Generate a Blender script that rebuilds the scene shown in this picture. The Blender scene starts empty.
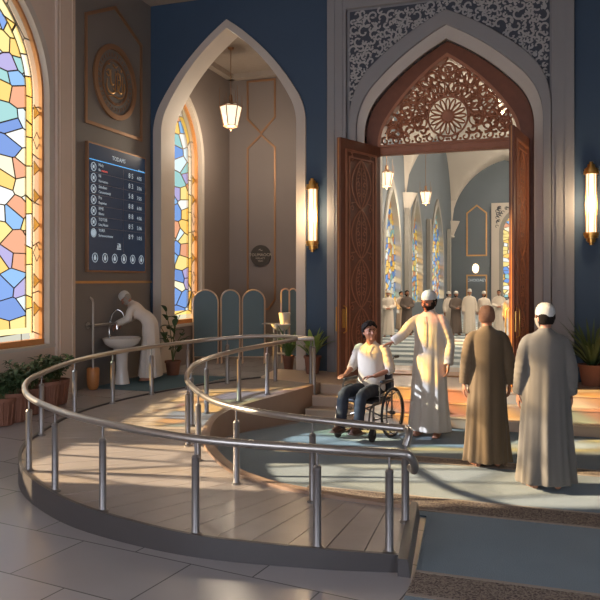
import bpy, bmesh, math, random
from mathutils import Vector, Matrix, Quaternion, noise
from mathutils.geometry import tessellate_polygon
random.seed(7)
sc = bpy.context.scene
COL = sc.collection
R_ = math.radians

# ------------------------------------------------------------------ camera, world, sun, exposure
cam = bpy.data.cameras.new('camera'); camo = bpy.data.objects.new('camera', cam); COL.objects.link(camo)
cam.sensor_width = 36; cam.lens = 725 / 600 * 36; cam.shift_y = -20 / 600
camo.location = (0, 0, 2.0); camo.rotation_euler = (R_(90), 0, R_(19.0)); cam.clip_end = 200
sc.camera = camo
sc.view_settings.view_transform = 'Standard'; sc.view_settings.look = 'None'
sc.view_settings.gamma = 1; sc.view_settings.exposure = 0.8
W = bpy.data.worlds.new('world'); sc.world = W; W.use_nodes = True
W.node_tree.nodes['Background'].inputs[0].default_value = (0.80, 0.86, 1.0, 1)
W.node_tree.nodes['Background'].inputs[1].default_value = 2.6
SUN_AZ, SUN_EL = R_(17), R_(20)
sun = bpy.data.lights.new('sun', 'SUN'); sun.energy = 50.0; sun.color = (1.0, 0.84, 0.64); sun.angle = R_(1.0)
suno = bpy.data.objects.new('sun', sun); COL.objects.link(suno)
sd = Vector((math.cos(SUN_AZ) * math.cos(SUN_EL), math.sin(SUN_AZ) * math.cos(SUN_EL), -math.sin(SUN_EL)))
suno.rotation_euler = sd.to_track_quat('-Z', 'Y').to_euler(); suno.location = (-12, -6, 8)

# ------------------------------------------------------------------ helpers
def srgb(*c):
    return tuple(((v / 255) / 12.92 if v / 255 <= 0.04045 else ((v / 255 + 0.055) / 1.055) ** 2.4) for v in c) + (1,)

def mat(name, col, rough=0.6, metal=0.0, var=0.12, vscale=6, bump=0.0, bscale=40, spec=0.5, emit=None, estr=0, sheen=0, coat=0):
    m = bpy.data.materials.new(name); m.use_nodes = True
    nt = m.node_tree; N = nt.nodes; L = nt.links
    b = N['Principled BSDF']
    b.inputs['Roughness'].default_value = rough; b.inputs['Metallic'].default_value = metal
    b.inputs['Specular IOR Level'].default_value = spec
    if sheen: b.inputs['Sheen Weight'].default_value = sheen
    if coat: b.inputs['Coat Weight'].default_value = coat
    tc = N.new('ShaderNodeTexCoord')
    nz = N.new('ShaderNodeTexNoise'); nz.inputs['Scale'].default_value = vscale; nz.inputs['Detail'].default_value = 4
    L.new(tc.outputs['Object'], nz.inputs['Vector'])
    mx = N.new('ShaderNodeMix'); mx.data_type = 'RGBA'
    mx.inputs['A'].default_value = tuple(c * (1 - var) for c in col[:3]) + (1,)
    mx.inputs['B'].default_value = tuple(min(1, c * (1 + var)) for c in col[:3]) + (1,)
    L.new(nz.outputs['Fac'], mx.inputs['Factor']); L.new(mx.outputs['Result'], b.inputs['Base Color'])
    if bump:
        n2 = N.new('ShaderNodeTexNoise'); n2.inputs['Scale'].default_value = bscale; n2.inputs['Detail'].default_value = 5
        L.new(tc.outputs['Object'], n2.inputs['Vector'])
        bp = N.new('ShaderNodeBump'); bp.inputs['Strength'].default_value = bump; bp.inputs['Distance'].default_value = 0.02
        L.new(n2.outputs['Fac'], bp.inputs['Height']); L.new(bp.outputs['Normal'], b.inputs['Normal'])
    if emit:
        b.inputs['Emission Color'].default_value = emit; b.inputs['Emission Strength'].default_value = estr
    return m

class MB:
    def __init__(s): s.v = []; s.f = []
    def add(s, vs, fs, M=None):
        o = len(s.v)
        s.v += [tuple(M @ Vector(p)) if M else tuple(p) for p in vs]
        s.f += [tuple(i + o for i in f) for f in fs]
        return s
    def box(s, c, d, M=None, rz=0):
        x, y, z = d[0] / 2, d[1] / 2, d[2] / 2
        vs = [Vector((a, b, e)) for a in (-x, x) for b in (-y, y) for e in (-z, z)]
        if rz:
            q = Matrix.Rotation(rz, 3, 'Z'); vs = [q @ v for v in vs]
        vs = [v + Vector(c) for v in vs]
        return s.add(vs, [(0, 1, 3, 2), (4, 6, 7, 5), (0, 4, 5, 1), (2, 3, 7, 6), (0, 2, 6, 4), (1, 5, 7, 3)], M)
    def loft(s, rings, close=True, M=None):
        n = len(rings[0]); vs = [p for r in rings for p in r]; fs = []
        for i in range(len(rings) - 1):
            for j in range(n):
                k = (j + 1) % n
                fs.append((i * n + j, i * n + k, (i + 1) * n + k, (i + 1) * n + j))
        if close:
            fs.append(tuple(reversed(range(n)))); fs.append(tuple((len(rings) - 1) * n + j for j in range(n)))
        return s.add(vs, fs, M)
    def tube(s, pts, r, n=10, M=None, closed=False, flat=1.0, up=None):
        pts = [Vector(p) for p in pts]; m = len(pts)
        rr = r if isinstance(r, (list, tuple)) else [r] * m
        T = []
        for i in range(m):
            a = pts[(i - 1) % m] if (i > 0 or closed) else pts[i]
            b = pts[(i + 1) % m] if (i < m - 1 or closed) else pts[i]
            t = (b - a); T.append(t.normalized() if t.length > 1e-9 else Vector((0, 0, 1)))
        u0 = Vector(up) if up else (Vector((0, 0, 1)) if abs(T[0].z) < 0.9 else Vector((1, 0, 0)))
        u = (u0 - T[0] * u0.dot(T[0])).normalized(); rings = []
        for i in range(m):
            u = (u - T[i] * u.dot(T[i])); u = u.normalized() if u.length > 1e-6 else T[i].orthogonal().normalized()
            w = T[i].cross(u)
            rings.append([pts[i] + (u * math.cos(2 * math.pi * j / n) * flat + w * math.sin(2 * math.pi * j / n)) * rr[i] for j in range(n)])
        if closed:
            rings.append(rings[0]); return s.loft(rings, False, M)
        return s.loft(rings, True, M)
    def lathe(s, prof, c=(0, 0, 0), n=24, M=None, close=True, sx=1, sy=1):
        rings = [[Vector((c[0] + r * sx * math.cos(2 * math.pi * j / n), c[1] + r * sy * math.sin(2 * math.pi * j / n), c[2] + z)) for j in range(n)] for r, z in prof]
        return s.loft(rings, close, M)
    def ell(s, c, r, n=14, m=8, M=None, fn=None):
        rings = []
        for i in range(m + 1):
            ph = math.pi * (0.02 + 0.96 * i / m) - math.pi / 2
            ring = []
            for j in range(n):
                th = 2 * math.pi * j / n
                d = (math.cos(ph) * math.cos(th), math.cos(ph) * math.sin(th), math.sin(ph))
                p = Vector((d[0] * r[0], d[1] * r[1], d[2] * r[2]))
                if fn: p = fn(d, p)
                ring.append(p + Vector(c))
            rings.append(ring)
        return s.loft(rings, True, M)
    def poly(s, outer, holes, fr, depth):
        """extruded planar polygon; fr(a,z,d) -> 3d point"""
        loops = [outer] + list(holes); flat = [p for l in loops for p in l]
        tris = tessellate_polygon([[Vector((p[0], p[1], 0)) for p in l] for l in loops])
        n = len(flat)
        vs = [fr(p[0], p[1], 0) for p in flat] + [fr(p[0], p[1], depth) for p in flat]
        fs = [tuple(t) for t in tris] + [tuple(i + n for i in reversed(t)) for t in tris]
        o = 0
        for l in loops:
            k = len(l)
            for i in range(k): fs.append((o + i, o + (i + 1) % k, n + o + (i + 1) % k, n + o + i))
            o += k
        return s.add(vs, fs)

def obj(name, mb, m, parent=None, smooth=True, world=False, bevel=0, label=None):
    me = bpy.data.meshes.new(name)
    vs = mb.v
    if world and parent is not None:
        L0 = parent.location
        vs = [(v[0] - L0.x, v[1] - L0.y, v[2] - L0.z) for v in vs]
    me.from_pydata([tuple(v) for v in vs], [], mb.f)
    b = bmesh.new(); b.from_mesh(me); bmesh.ops.recalc_face_normals(b, faces=b.faces); b.to_mesh(me); b.free()
    if smooth:
        for p in me.polygons: p.use_smooth = True
        try: me.set_sharp_from_angle(angle=R_(38))
        except Exception: pass
    if isinstance(m, (list, tuple)):
        for q in m: me.materials.append(q)
    else: me.materials.append(m)
    o = bpy.data.objects.new(name, me); COL.objects.link(o)
    if parent is not None: o.parent = parent
    if bevel:
        bv = o.modifiers.new('bevel', 'BEVEL'); bv.width = bevel; bv.segments = 2; bv.limit_method = 'ANGLE'
    if label: o['label'] = label
    return o

def tag(o, label, cat, group=None, kind=None):
    o['label'] = label; o['category'] = cat
    if group: o['group'] = group
    if kind: o['kind'] = kind
    return o
def thing(name, label, cat, loc=(0, 0, 0), rotz=0, group=None, scale=1):
    o = bpy.data.objects.new(name, None); COL.objects.link(o); o.empty_display_size = 0.1
    o.location = loc; o.rotation_euler = (0, 0, rotz); o.scale = (scale,) * 3
    return tag(o, label, cat, group)
def struct(name, mb, m, smooth=False, parent=None, label=None):
    o = obj(name, mb, m, parent, smooth=smooth)
    if parent is None: o['kind'] = 'structure'
    if label: o['label'] = label; 
    return o
def arch(cx, w, z0, rise, n=14):
    """pointed arch from left springing to right springing"""
    Rr = (w * w + rise * rise) / (2 * w); a1 = math.asin(min(1, rise / Rr))
    if rise < w: a1 = math.asin(rise / Rr)
    L = []
    for i in range(n + 1):
        a = a1 * i / n
        L.append((cx - w + Rr - Rr * math.cos(a), z0 + Rr * math.sin(a)))
    return L + [(2 * cx - p[0], p[1]) for p in reversed(L[:-1])]
def tudor(cx, w, z0, rise, n=20, k=0.72):
    """four-centred pointed arch: tight arcs at the springing, flat arcs up to the apex"""
    r1 = k * w; best = None
    for deg in range(75, 10, -1):
        a = R_(deg); nx_, nz_ = math.cos(a), math.sin(a); vx, vz_ = -(w - r1) - r1 * nx_, rise - r1 * nz_
        dn = vx * nx_ + vz_ * nz_
        if dn < 0:
            R2 = -(vx * vx + vz_ * vz_) / (2 * dn)
            if R2 < 3.0 * w: best = (a, R2); break
    a, R2 = best; C2 = (w - r1 + (r1 - R2) * math.cos(a), (r1 - R2) * math.sin(a))
    h = n // 2; Rt = [(w - r1 + r1 * math.cos(a * i / h), r1 * math.sin(a * i / h)) for i in range(h + 1)]
    b = math.atan2(rise - C2[1], -C2[0])
    for i in range(1, n - h + 1):
        t = a + (b - a) * i / (n - h); Rt.append((C2[0] + R2 * math.cos(t), C2[1] + R2 * math.sin(t)))
    Rt[-1] = (0, rise)
    L = [(cx - x, z0 + z) for x, z in Rt]
    return L + [(cx + x, z0 + z) for x, z in reversed(Rt[:-1])]
def frX(y0, sgn=1):   # plane facing -Y: coordinate a = X, depth goes +Y
    return lambda a, z, d: Vector((a, y0 + d * sgn, z))
def frY(x0, sgn=-1):  # plane facing +X: coordinate a = Y, depth goes -X
    return lambda a, z, d: Vector((x0 + d * sgn, a, z))
def catmull(P, k=8):
    P = [Vector(p) for p in P]; out = []
    Q = [P[0] * 2 - P[1]] + P + [P[-1] * 2 - P[-2]]
    for i in range(1, len(Q) - 2):
        for j in range(k):
            t = j / k; a, b, c, d = Q[i - 1], Q[i], Q[i + 1], Q[i + 2]
            out.append(0.5 * ((2 * b) + (c - a) * t + (2 * a - 5 * b + 4 * c - d) * t * t + (3 * b - a - 3 * c + d) * t ** 3))
    out.append(P[-1]); return out
def resample(P, n):
    L = [0]
    for i in range(1, len(P)): L.append(L[-1] + (P[i] - P[i - 1]).length)
    out = []; j = 0
    for i in range(n + 1):
        t = L[-1] * i / n
        while j < len(P) - 2 and L[j + 1] < t: j += 1
        f = (t - L[j]) / max(1e-9, L[j + 1] - L[j]); out.append(P[j].lerp(P[j + 1], min(1, max(0, f))))
    return out
def strip(mb, pts, w, d, fr, closed=True):
    """mitred flat moulding along a polyline in a wall plane (fr), width w, depth d towards the room (negative)"""
    n = len(pts); P = [Vector((p[0], p[1])) for p in pts]
    inn, out = [], []
    for i in range(n):
        a = P[(i - 1) % n] if (closed or i > 0) else None; b = P[i]; c = P[(i + 1) % n] if (closed or i < n - 1) else None
        ns = []
        if a is not None and (b - a).length > 1e-9: t = (b - a).normalized(); ns.append(Vector((-t.y, t.x)))
        if c is not None and (c - b).length > 1e-9: t = (c - b).normalized(); ns.append(Vector((-t.y, t.x)))
        nn = sum(ns, Vector((0, 0))); nn = nn.normalized(); k = 1 / max(0.4, nn.dot(ns[0]))
        inn.append(b + nn * w / 2 * k); out.append(b - nn * w / 2 * k)
    m = n if closed else n - 1
    vs = []
    for i in range(n):
        vs += [fr(inn[i].x, inn[i].y, 0), fr(out[i].x, out[i].y, 0), fr(out[i].x, out[i].y, -d), fr(inn[i].x, inn[i].y, -d)]
    fs = []
    for i in range(m):
        j = (i + 1) % n
        for k in range(4): fs.append((i * 4 + k, i * 4 + (k + 1) % 4, j * 4 + (k + 1) % 4, j * 4 + k))
    if not closed: fs += [(0, 1, 2, 3), tuple((n - 1) * 4 + k for k in (3, 2, 1, 0))]
    mb.add(vs, fs); return mb

# ------------------------------------------------------------------ materials
M = {}
M['blue'] = mat('blue_paint', srgb(56, 76, 98), 0.62, var=0.10, vscale=1.5, bump=0.05, bscale=60)
M['dark'] = mat('charcoal_panel', srgb(120, 113, 108), 0.6, var=0.08, vscale=1.2)
M['tan'] = mat('tan_plaster', srgb(208, 186, 168), 0.7, var=0.06, vscale=2, bump=0.06)
M['taupe'] = mat('taupe_plaster', srgb(128, 116, 110), 0.7, var=0.07, vscale=1.6, bump=0.05)
M['cream'] = mat('cream_stone', srgb(196, 184, 172), 0.6, var=0.05, vscale=3, bump=0.04)
M['stone'] = mat('pale_grey_stone', srgb(140, 137, 138), 0.55, var=0.05, vscale=3, bump=0.04)
M['ground'] = mat('recess_grey', srgb(68, 72, 82), 0.7, var=0.06)
M['scroll'] = mat('carved_scroll_stone', srgb(168, 164, 162), 0.6, var=0.05)
M['vault'] = mat('vault_plaster', srgb(196, 186, 176), 0.75, var=0.05, vscale=0.6)
M['hallblue'] = mat('hall_blue_grey', srgb(104, 113, 122), 0.65, var=0.08, vscale=0.7)
M['ceil'] = mat('ceiling_plaster', srgb(158, 144, 132), 0.8, var=0.10, vscale=8, bump=0.3, bscale=18)
M['gold'] = mat('brushed_gold', srgb(206, 160, 108), 0.35, 0.75, var=0.1)
M['bronze'] = mat('bronze', srgb(158, 118, 86), 0.45, 0.5, var=0.1)
M['brass'] = mat('brass', srgb(214, 160, 84), 0.28, 0.9, var=0.1)
M['steel'] = mat('brushed_steel', srgb(172, 165, 158), 0.3, 0.85, var=0.05, vscale=30)
M['steelpost'] = mat('post_steel', srgb(136, 130, 127), 0.38, 0.75, var=0.05, vscale=30)
M['chrome'] = mat('chrome', srgb(215, 212, 208), 0.15, 1.0, var=0.02)
M['wood'] = mat('dark_walnut', srgb(122, 72, 50), 0.45, var=0.22, vscale=9, bump=0.08, bscale=30)
M['woodlt'] = mat('carved_walnut', srgb(172, 112, 82), 0.48, var=0.18, vscale=9)
M['honey'] = mat('honey_wood', srgb(190, 128, 74), 0.45, var=0.15, vscale=8)
M['curb'] = mat('curb_composite', srgb(74, 69, 68), 0.42, var=0.08)
M['groove'] = mat('groove_dark', srgb(44, 38, 36), 0.8, var=0.05)
M['terra'] = mat('terracotta', srgb(134, 88, 68), 0.75, var=0.15, vscale=8, bump=0.1)
M['soil'] = mat('soil', srgb(52, 40, 32), 0.95, var=0.3, vscale=30, bump=0.4)
M['leaf'] = mat('leaf_green', srgb(98, 128, 70), 0.5, var=0.3, vscale=7)
M['leaf2'] = mat('leaf_bright', srgb(132, 158, 84), 0.45, var=0.25, vscale=7)
M['leafd'] = mat('leaf_dark', srgb(70, 92, 58), 0.55, var=0.3, vscale=7)
M['stem'] = mat('stem_green', srgb(92, 100, 58), 0.6, var=0.2)
M['ceramic'] = mat('white_ceramic', srgb(224, 214, 204), 0.2, var=0.03, coat=0.4)
M['screen'] = mat('screen_fabric', srgb(96, 114, 120), 0.7, var=0.08, vscale=3)
M['rose'] = mat('rose_metal', srgb(205, 176, 152), 0.35, 0.5, var=0.06)
M['rubber'] = mat('rubber', srgb(50, 47, 46), 0.8, var=0.1)
M['frame'] = mat('chair_frame', srgb(112, 104, 98), 0.35, 0.7, var=0.05)
M['vinyl'] = mat('black_vinyl', srgb(40, 40, 46), 0.5, var=0.1)
M['thobe_white'] = mat('white_thobe_cotton', srgb(206, 194, 180), 0.8, var=0.04, vscale=5, bump=0.05, bscale=90, sheen=0.2)
M['thobe_brown'] = mat('olive_brown_cotton', srgb(102, 84, 62), 0.85, var=0.06, vscale=5, bump=0.05, bscale=90, sheen=0.2)
M['thobe_grey'] = mat('grey_cotton', srgb(108, 102, 95), 0.85, var=0.05, vscale=5, bump=0.05, bscale=90, sheen=0.2)
M['thobe_dark'] = mat('dark_brown_cotton', srgb(96, 84, 78), 0.85, var=0.06)
M['thobe_tan'] = mat('tan_cotton', srgb(178, 156, 136), 0.85, var=0.06)
M['thobe_pale'] = mat('pale_cotton', srgb(212, 200, 188), 0.85, var=0.04)
M['cap'] = mat('knit_cap_white', srgb(200, 196, 190), 0.85, var=0.05, vscale=40, bump=0.3, bscale=160)
M['skin'] = mat('skin_tan', srgb(166, 112, 86), 0.5, var=0.06, vscale=12)
M['skin2'] = mat('skin_olive', srgb(156, 106, 80), 0.5, var=0.06, vscale=12)
M['skin3'] = mat('skin_light', srgb(168, 118, 94), 0.5, var=0.06, vscale=12)
M['hair'] = mat('hair_black', srgb(32, 24, 20), 0.8, var=0.3, vscale=60, bump=0.6, bscale=90, spec=0.15)
M['hairg'] = mat('hair_grey', srgb(150, 138, 126), 0.8, var=0.2, vscale=60, bump=0.5, bscale=90)
M['hairb'] = mat('hair_cropped_brown', srgb(124, 86, 64), 0.8, var=0.15, vscale=60, bump=0.4, bscale=120)
M['eye'] = mat('eye', srgb(46, 34, 28), 0.2, var=0.02)
M['shirt'] = mat('oatmeal_knit_shirt', srgb(192, 178, 164), 0.85, var=0.05, vscale=10, bump=0.1, bscale=120, sheen=0.2)
M['jeans'] = mat('navy_trousers', srgb(40, 44, 55), 0.8, var=0.12, vscale=14)
M['shoe'] = mat('brown_shoe', srgb(84, 56, 44), 0.5, var=0.1)
M['mat'] = mat('teal_mat', srgb(70, 98, 112), 0.9, var=0.12)
M['lamp'] = mat('lamp_glass', srgb(200, 180, 150), 0.4, var=0.01, emit=(1.0, 0.84, 0.58, 1), estr=0.72)
M['bulb'] = mat('downlight_glow', srgb(255, 236, 200), 0.4, var=0.01, emit=(1.0, 0.85, 0.6, 1), estr=1.8)
M['lcd'] = mat('display_navy', srgb(30, 46, 66), 0.25, var=0.15, vscale=1.5, emit=srgb(30, 48, 70), estr=0.25)
M['ink'] = mat('display_white', srgb(190, 205, 215), 0.4, var=0.02, emit=srgb(176, 196, 210), estr=0.25)
M['cyan'] = mat('display_cyan', srgb(60, 150, 210), 0.4, var=0.02, emit=srgb(60, 150, 215), estr=0.7)
M['red'] = mat('display_red', srgb(200, 80, 70), 0.4, var=0.02, emit=srgb(200, 80, 70), estr=0.5)
M['sign'] = mat('sign_dark', srgb(66, 58, 50), 0.5, var=0.08)
M['signink'] = mat('sign_lettering', srgb(176, 164, 146), 0.5, var=0.04)

def tile_mat(name, c1, grout, scale, rough):
    m = mat(name, c1, rough, var=0.14, vscale=1.3)
    nt = m.node_tree; N = nt.nodes; L = nt.links; b = N['Principled BSDF']
    src = b.inputs['Base Color'].links[0].from_socket
    tc = N.new('ShaderNodeTexCoord'); mp = N.new('ShaderNodeMapping'); mp.inputs['Rotation'].default_value = (0, 0, R_(8))
    L.new(tc.outputs['Object'], mp.inputs['Vector'])
    br = N.new('ShaderNodeTexBrick'); br.offset = 0.5; br.inputs['Scale'].default_value = scale
    br.inputs['Color1'].default_value = (1, 1, 1, 1); br.inputs['Color2'].default_value = (0.86, 0.86, 0.86, 1)
    br.inputs['Mortar'].default_value = (0.35, 0.35, 0.35, 1); br.inputs['Mortar Size'].default_value = 0.006
    br.inputs['Brick Width'].default_value = 1.0; br.inputs['Row Height'].default_value = 0.7
    L.new(mp.outputs['Vector'], br.inputs['Vector'])
    mx = N.new('ShaderNodeMix'); mx.data_type = 'RGBA'; mx.blend_type = 'MULTIPLY'; mx.inputs['Factor'].default_value = 1
    L.new(src, mx.inputs['A']); L.new(br.outputs['Color'], mx.inputs['B']); L.new(mx.outputs['Result'], b.inputs['Base Color'])
    return m
M['tile'] = tile_mat('grey_floor_tile', srgb(172, 166, 166), None, 1.0, 0.24)
M['steptile'] = mat('step_stone', srgb(192, 168, 146), 0.4, var=0.08, vscale=3)
M['deck'] = mat('deck_planks', srgb(172, 161, 154), 0.27, var=0.14, vscale=3.0, bump=0.04, bscale=25)

def carpet_mat(name, c, vs=2.2):
    return mat(name, c, 0.95, var=0.16, vscale=vs, bump=0.5, bscale=120, spec=0.1, sheen=0.3)
M['carpet'] = carpet_mat('blue_grey_carpet', srgb(104, 122, 132))
def border_mat(name, c1, c2, scale=26):
    m = mat(name, c1, 0.95, var=0.1, vscale=6, bump=0.4, bscale=100, spec=0.1)
    nt = m.node_tree; N = nt.nodes; L = nt.links; b = N['Principled BSDF']
    tc = N.new('ShaderNodeTexCoord'); vo = N.new('ShaderNodeTexVoronoi'); vo.feature = 'DISTANCE_TO_EDGE'; vo.inputs['Scale'].default_value = scale
    wv = N.new('ShaderNodeTexNoise'); wv.inputs['Scale'].default_value = 14
    L.new(tc.outputs['Object'], wv.inputs['Vector'])
    ad = N.new('ShaderNodeMix'); ad.data_type = 'RGBA'; ad.inputs['Factor'].default_value = 0.12
    L.new(tc.outputs['Object'], ad.inputs['A']); L.new(wv.outputs['Color'], ad.inputs['B']); L.new(ad.outputs['Result'], vo.inputs['Vector'])
    rp = N.new('ShaderNodeValToRGB'); rp.color_ramp.elements[0].position = 0.10; rp.color_ramp.elements[1].position = 0.16
    rp.color_ramp.elements[0].color = c2; rp.color_ramp.elements[1].color = c1
    L.new(vo.outputs['Distance'], rp.inputs['Fac']); L.new(rp.outputs['Color'], b.inputs['Base Color'])
    return m
M['rowstone'] = mat('nosing_stone', srgb(206, 180, 152), 0.4, var=0.05)
M['innerwall'] = mat('inner_curb_wall', srgb(150, 122, 102), 0.5, var=0.08)
M['hallstone'] = mat('hall_grey_stone', srgb(150, 146, 140), 0.7, var=0.05)
M['rowlt'] = carpet_mat('pale_prayer_row', srgb(196, 206, 210))
M['border'] = border_mat('carpet_border', srgb(104, 92, 88), srgb(152, 138, 124), 38)
M['borderline'] = carpet_mat('carpet_border_line', srgb(150, 134, 118))

def glass_mat(name, scale, lead=0.035, estr=0.9, pal=None, clear=0.55, stretch=(1, 1, 1), rnd=1.0):
    m = bpy.data.materials.new(name); m.use_nodes = True
    nt = m.node_tree; N = nt.nodes; L = nt.links; N.clear()
    out = N.new('ShaderNodeOutputMaterial')
    tc = N.new('ShaderNodeTexCoord'); mp = N.new('ShaderNodeMapping'); mp.inputs['Scale'].default_value = stretch
    sx = N.new('ShaderNodeSeparateXYZ'); L.new(tc.outputs['Object'], sx.inputs[0]); ad = N.new('ShaderNodeMath'); ad.operation = 'ADD'
    L.new(sx.outputs[0], ad.inputs[0]); L.new(sx.outputs[1], ad.inputs[1]); cb = N.new('ShaderNodeCombineXYZ'); L.new(ad.outputs[0], cb.inputs[0]); L.new(sx.outputs[2], cb.inputs[1]); L.new(cb.outputs[0], mp.inputs['Vector'])
    v1 = N.new('ShaderNodeTexVoronoi'); v1.inputs['Scale'].default_value = scale; v1.inputs['Randomness'].default_value = rnd
    v2 = N.new('ShaderNodeTexVoronoi'); v2.feature = 'DISTANCE_TO_EDGE'; v2.inputs['Scale'].default_value = scale; v2.inputs['Randomness'].default_value = rnd
    v1.voronoi_dimensions = '2D'; v2.voronoi_dimensions = '2D'
    L.new(mp.outputs['Vector'], v1.inputs['Vector']); L.new(mp.outputs['Vector'], v2.inputs['Vector'])
    sp = N.new('ShaderNodeSeparateColor'); L.new(v1.outputs['Color'], sp.inputs['Color'])
    rp = N.new('ShaderNodeValToRGB'); rp.color_ramp.interpolation = 'CONSTANT'
    pal = pal or [(150, 195, 228), (245, 226, 150), (240, 240, 232), (232, 176, 130), (126, 172, 222), (250, 214, 110), (170, 212, 208), (190, 180, 216), (246, 238, 210), (110, 158, 214), (226, 238, 240)]
    pal = [tuple(255 * (v / 255) ** 1.35 for v in c) for c in pal]
    el = rp.color_ramp.elements
    while len(el) > 1: el.remove(el[-1])
    pal = pal or [(150, 195, 228), (245, 226, 150), (240, 240, 232), (232, 176, 130), (126, 172, 222), (250, 214, 110), (170, 212, 208), (190, 180, 216), (246, 238, 210), (110, 158, 214), (226, 238, 240)]
    el[0].position = 0; el[0].color = srgb(*pal[0])
    for i, c in enumerate(pal[1:], 1):
        e = el.new(i / len(pal)); e.color = srgb(*c)
    L.new(sp.outputs[0], rp.inputs['Fac'])
    nz = N.new('ShaderNodeTexNoise'); nz.inputs['Scale'].default_value = 5; L.new(tc.outputs['Object'], nz.inputs['Vector'])
    em = N.new('ShaderNodeEmission'); em.inputs['Strength'].default_value = estr; L.new(rp.outputs['Color'], em.inputs['Color'])  # panes emit to imitate the daylight behind them
    tr = N.new('ShaderNodeBsdfTransparent'); pl = N.new('ShaderNodeMix'); pl.data_type = 'RGBA'; pl.inputs['Factor'].default_value = 0.45
    pl.inputs['B'].default_value = (1, 0.97, 0.9, 1); L.new(rp.outputs['Color'], pl.inputs['A']); L.new(pl.outputs['Result'], tr.inputs['Color'])
    mx = N.new('ShaderNodeMixShader'); mx.inputs[0].default_value = clear
    L.new(em.outputs[0], mx.inputs[1]); L.new(tr.outputs[0], mx.inputs[2])
    ld = N.new('ShaderNodeBsdfDiffuse'); ld.inputs['Color'].default_value = srgb(120, 104, 84)
    lt = N.new('ShaderNodeMath'); lt.operation = 'LESS_THAN'; lt.inputs[1].default_value = lead
    L.new(v2.outputs['Distance'], lt.inputs[0])
    m2 = N.new('ShaderNodeMixShader'); L.new(lt.outputs[0], m2.inputs[0]); L.new(mx.outputs[0], m2.inputs[1]); L.new(ld.outputs[0], m2.inputs[2])
    L.new(m2.outputs[0], out.inputs[0]); return m
M['glass1'] = glass_mat('stained_glass_large', 4.0, 0.030, 0.36, stretch=(.62, 1, 1), clear=0.50)
M['glass1b'] = glass_mat('stained_glass_border', 2.4, 0.02, 0.42, clear=0.50, pal=[(250, 226, 130), (250, 236, 180), (244, 240, 225), (248, 214, 100)], stretch=(.4, 1, 1))
M['glass1c'] = glass_mat('milky_border_glass', 1.5, 0.012, 0.32, clear=0.42, pal=[(236, 228, 206), (226, 222, 205), (240, 232, 200)])
M['glass1d'] = glass_mat('amber_diamond_glass', 0.5, 0.0, 0.45, clear=0.42, pal=[(246, 196, 84), (238, 186, 80)])
M['glass2'] = glass_mat('stained_glass_small', 4.0, 0.035, 0.42, clear=0.42, stretch=(.6, 1, 1))
M['glass3'] = glass_mat('hall_stained_glass', 4.2, 0.05, 0.40, clear=0.42, stretch=(.6, 1, 1), pal=[(150, 195, 228), (245, 226, 150), (240, 240, 232), (232, 176, 130), (126, 172, 222), (250, 214, 110), (170, 212, 208), (246, 238, 210)])
M['clear'] = glass_mat('clear_leaded_glass', 2.0, 0.03, 0.4, pal=[(255, 250, 240), (250, 250, 250)], clear=0.42)
M['lead'] = mat('lead_came', srgb(112, 100, 84), 0.5, 0.4)
# ------------------------------------------------------------------ floor
def fz(x, y):   # the left side of the hall floor rises gently towards the ablution area
    if x > -3.9: k = 0
    else: k = min(1, (-3.9 - x) / 0.9)
    t = min(1, max(0, (y - 6.0) / 4.0)); return 0.25 * t * t * (3 - 2 * t) * k
mb = MB(); nx, ny = 56, 80
xs = [-8.0 + 11.6 * i / nx for i in range(nx + 1)]; ys = [-3.5 + 19.5 * j / ny for j in range(ny + 1)]
mb.add([(x, y, fz(x, y)) for y in ys for x in xs], [(j * (nx + 1) + i, j * (nx + 1) + i + 1, (j + 1) * (nx + 1) + i + 1, (j + 1) * (nx + 1) + i) for j in range(ny) for i in range(nx)])
struct('floor', mb, M['tile'], smooth=True)
CEIL = 7.17
mb = MB().box((-2.2, 4.3, CEIL + 0.1), (11.6, 15.6, 0.2)); struct('ceiling', mb, M['ceil'])

# left wall (X = -7.13), window_1 at Y 6.45-8.93, two more windows outside the frame towards the camera
XL = -7.13
def win_loop(c, w, z0, zs, rise): return [(c - w, z0)] + arch(c, w, zs, rise) + [(c + w, z0)]
W1 = (7.78, 1.40, 1.02, 4.75, 1.75); WA = (5.22, 0.90, 1.02, 4.75, 1.3)
def rev(l): return list(reversed(l))
mb = MB().poly([(-3.5, 0), (9.23, 0), (9.23, CEIL), (-3.5, CEIL)], [win_loop(*W1), win_loop(*WA)], frY(XL), 0.42)
struct('wall_left', mb, M['tan'])
mb = MB().poly([(9.23, 0), (9.67, 0), (9.67, CEIL), (9.23, CEIL)], [], frY(XL + 0.05), 0.42)
mb.poly([(9.28, 0.3), (9.30, 0.3), (9.30, CEIL), (9.28, CEIL)], [], frY(XL + 0.065), 0.03)
mb.poly([(9.58, 0.3), (9.60, 0.3), (9.60, CEIL), (9.58, CEIL)], [], frY(XL + 0.065), 0.03)
struct('trim_1', mb, M['tan'])
mb = MB().poly([(9.67, 0), (12.04, 0), (12.04, CEIL), (9.67, CEIL)], [], frY(XL), 0.42)
struct('wall_left_ablution', mb, M['dark'])
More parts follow.
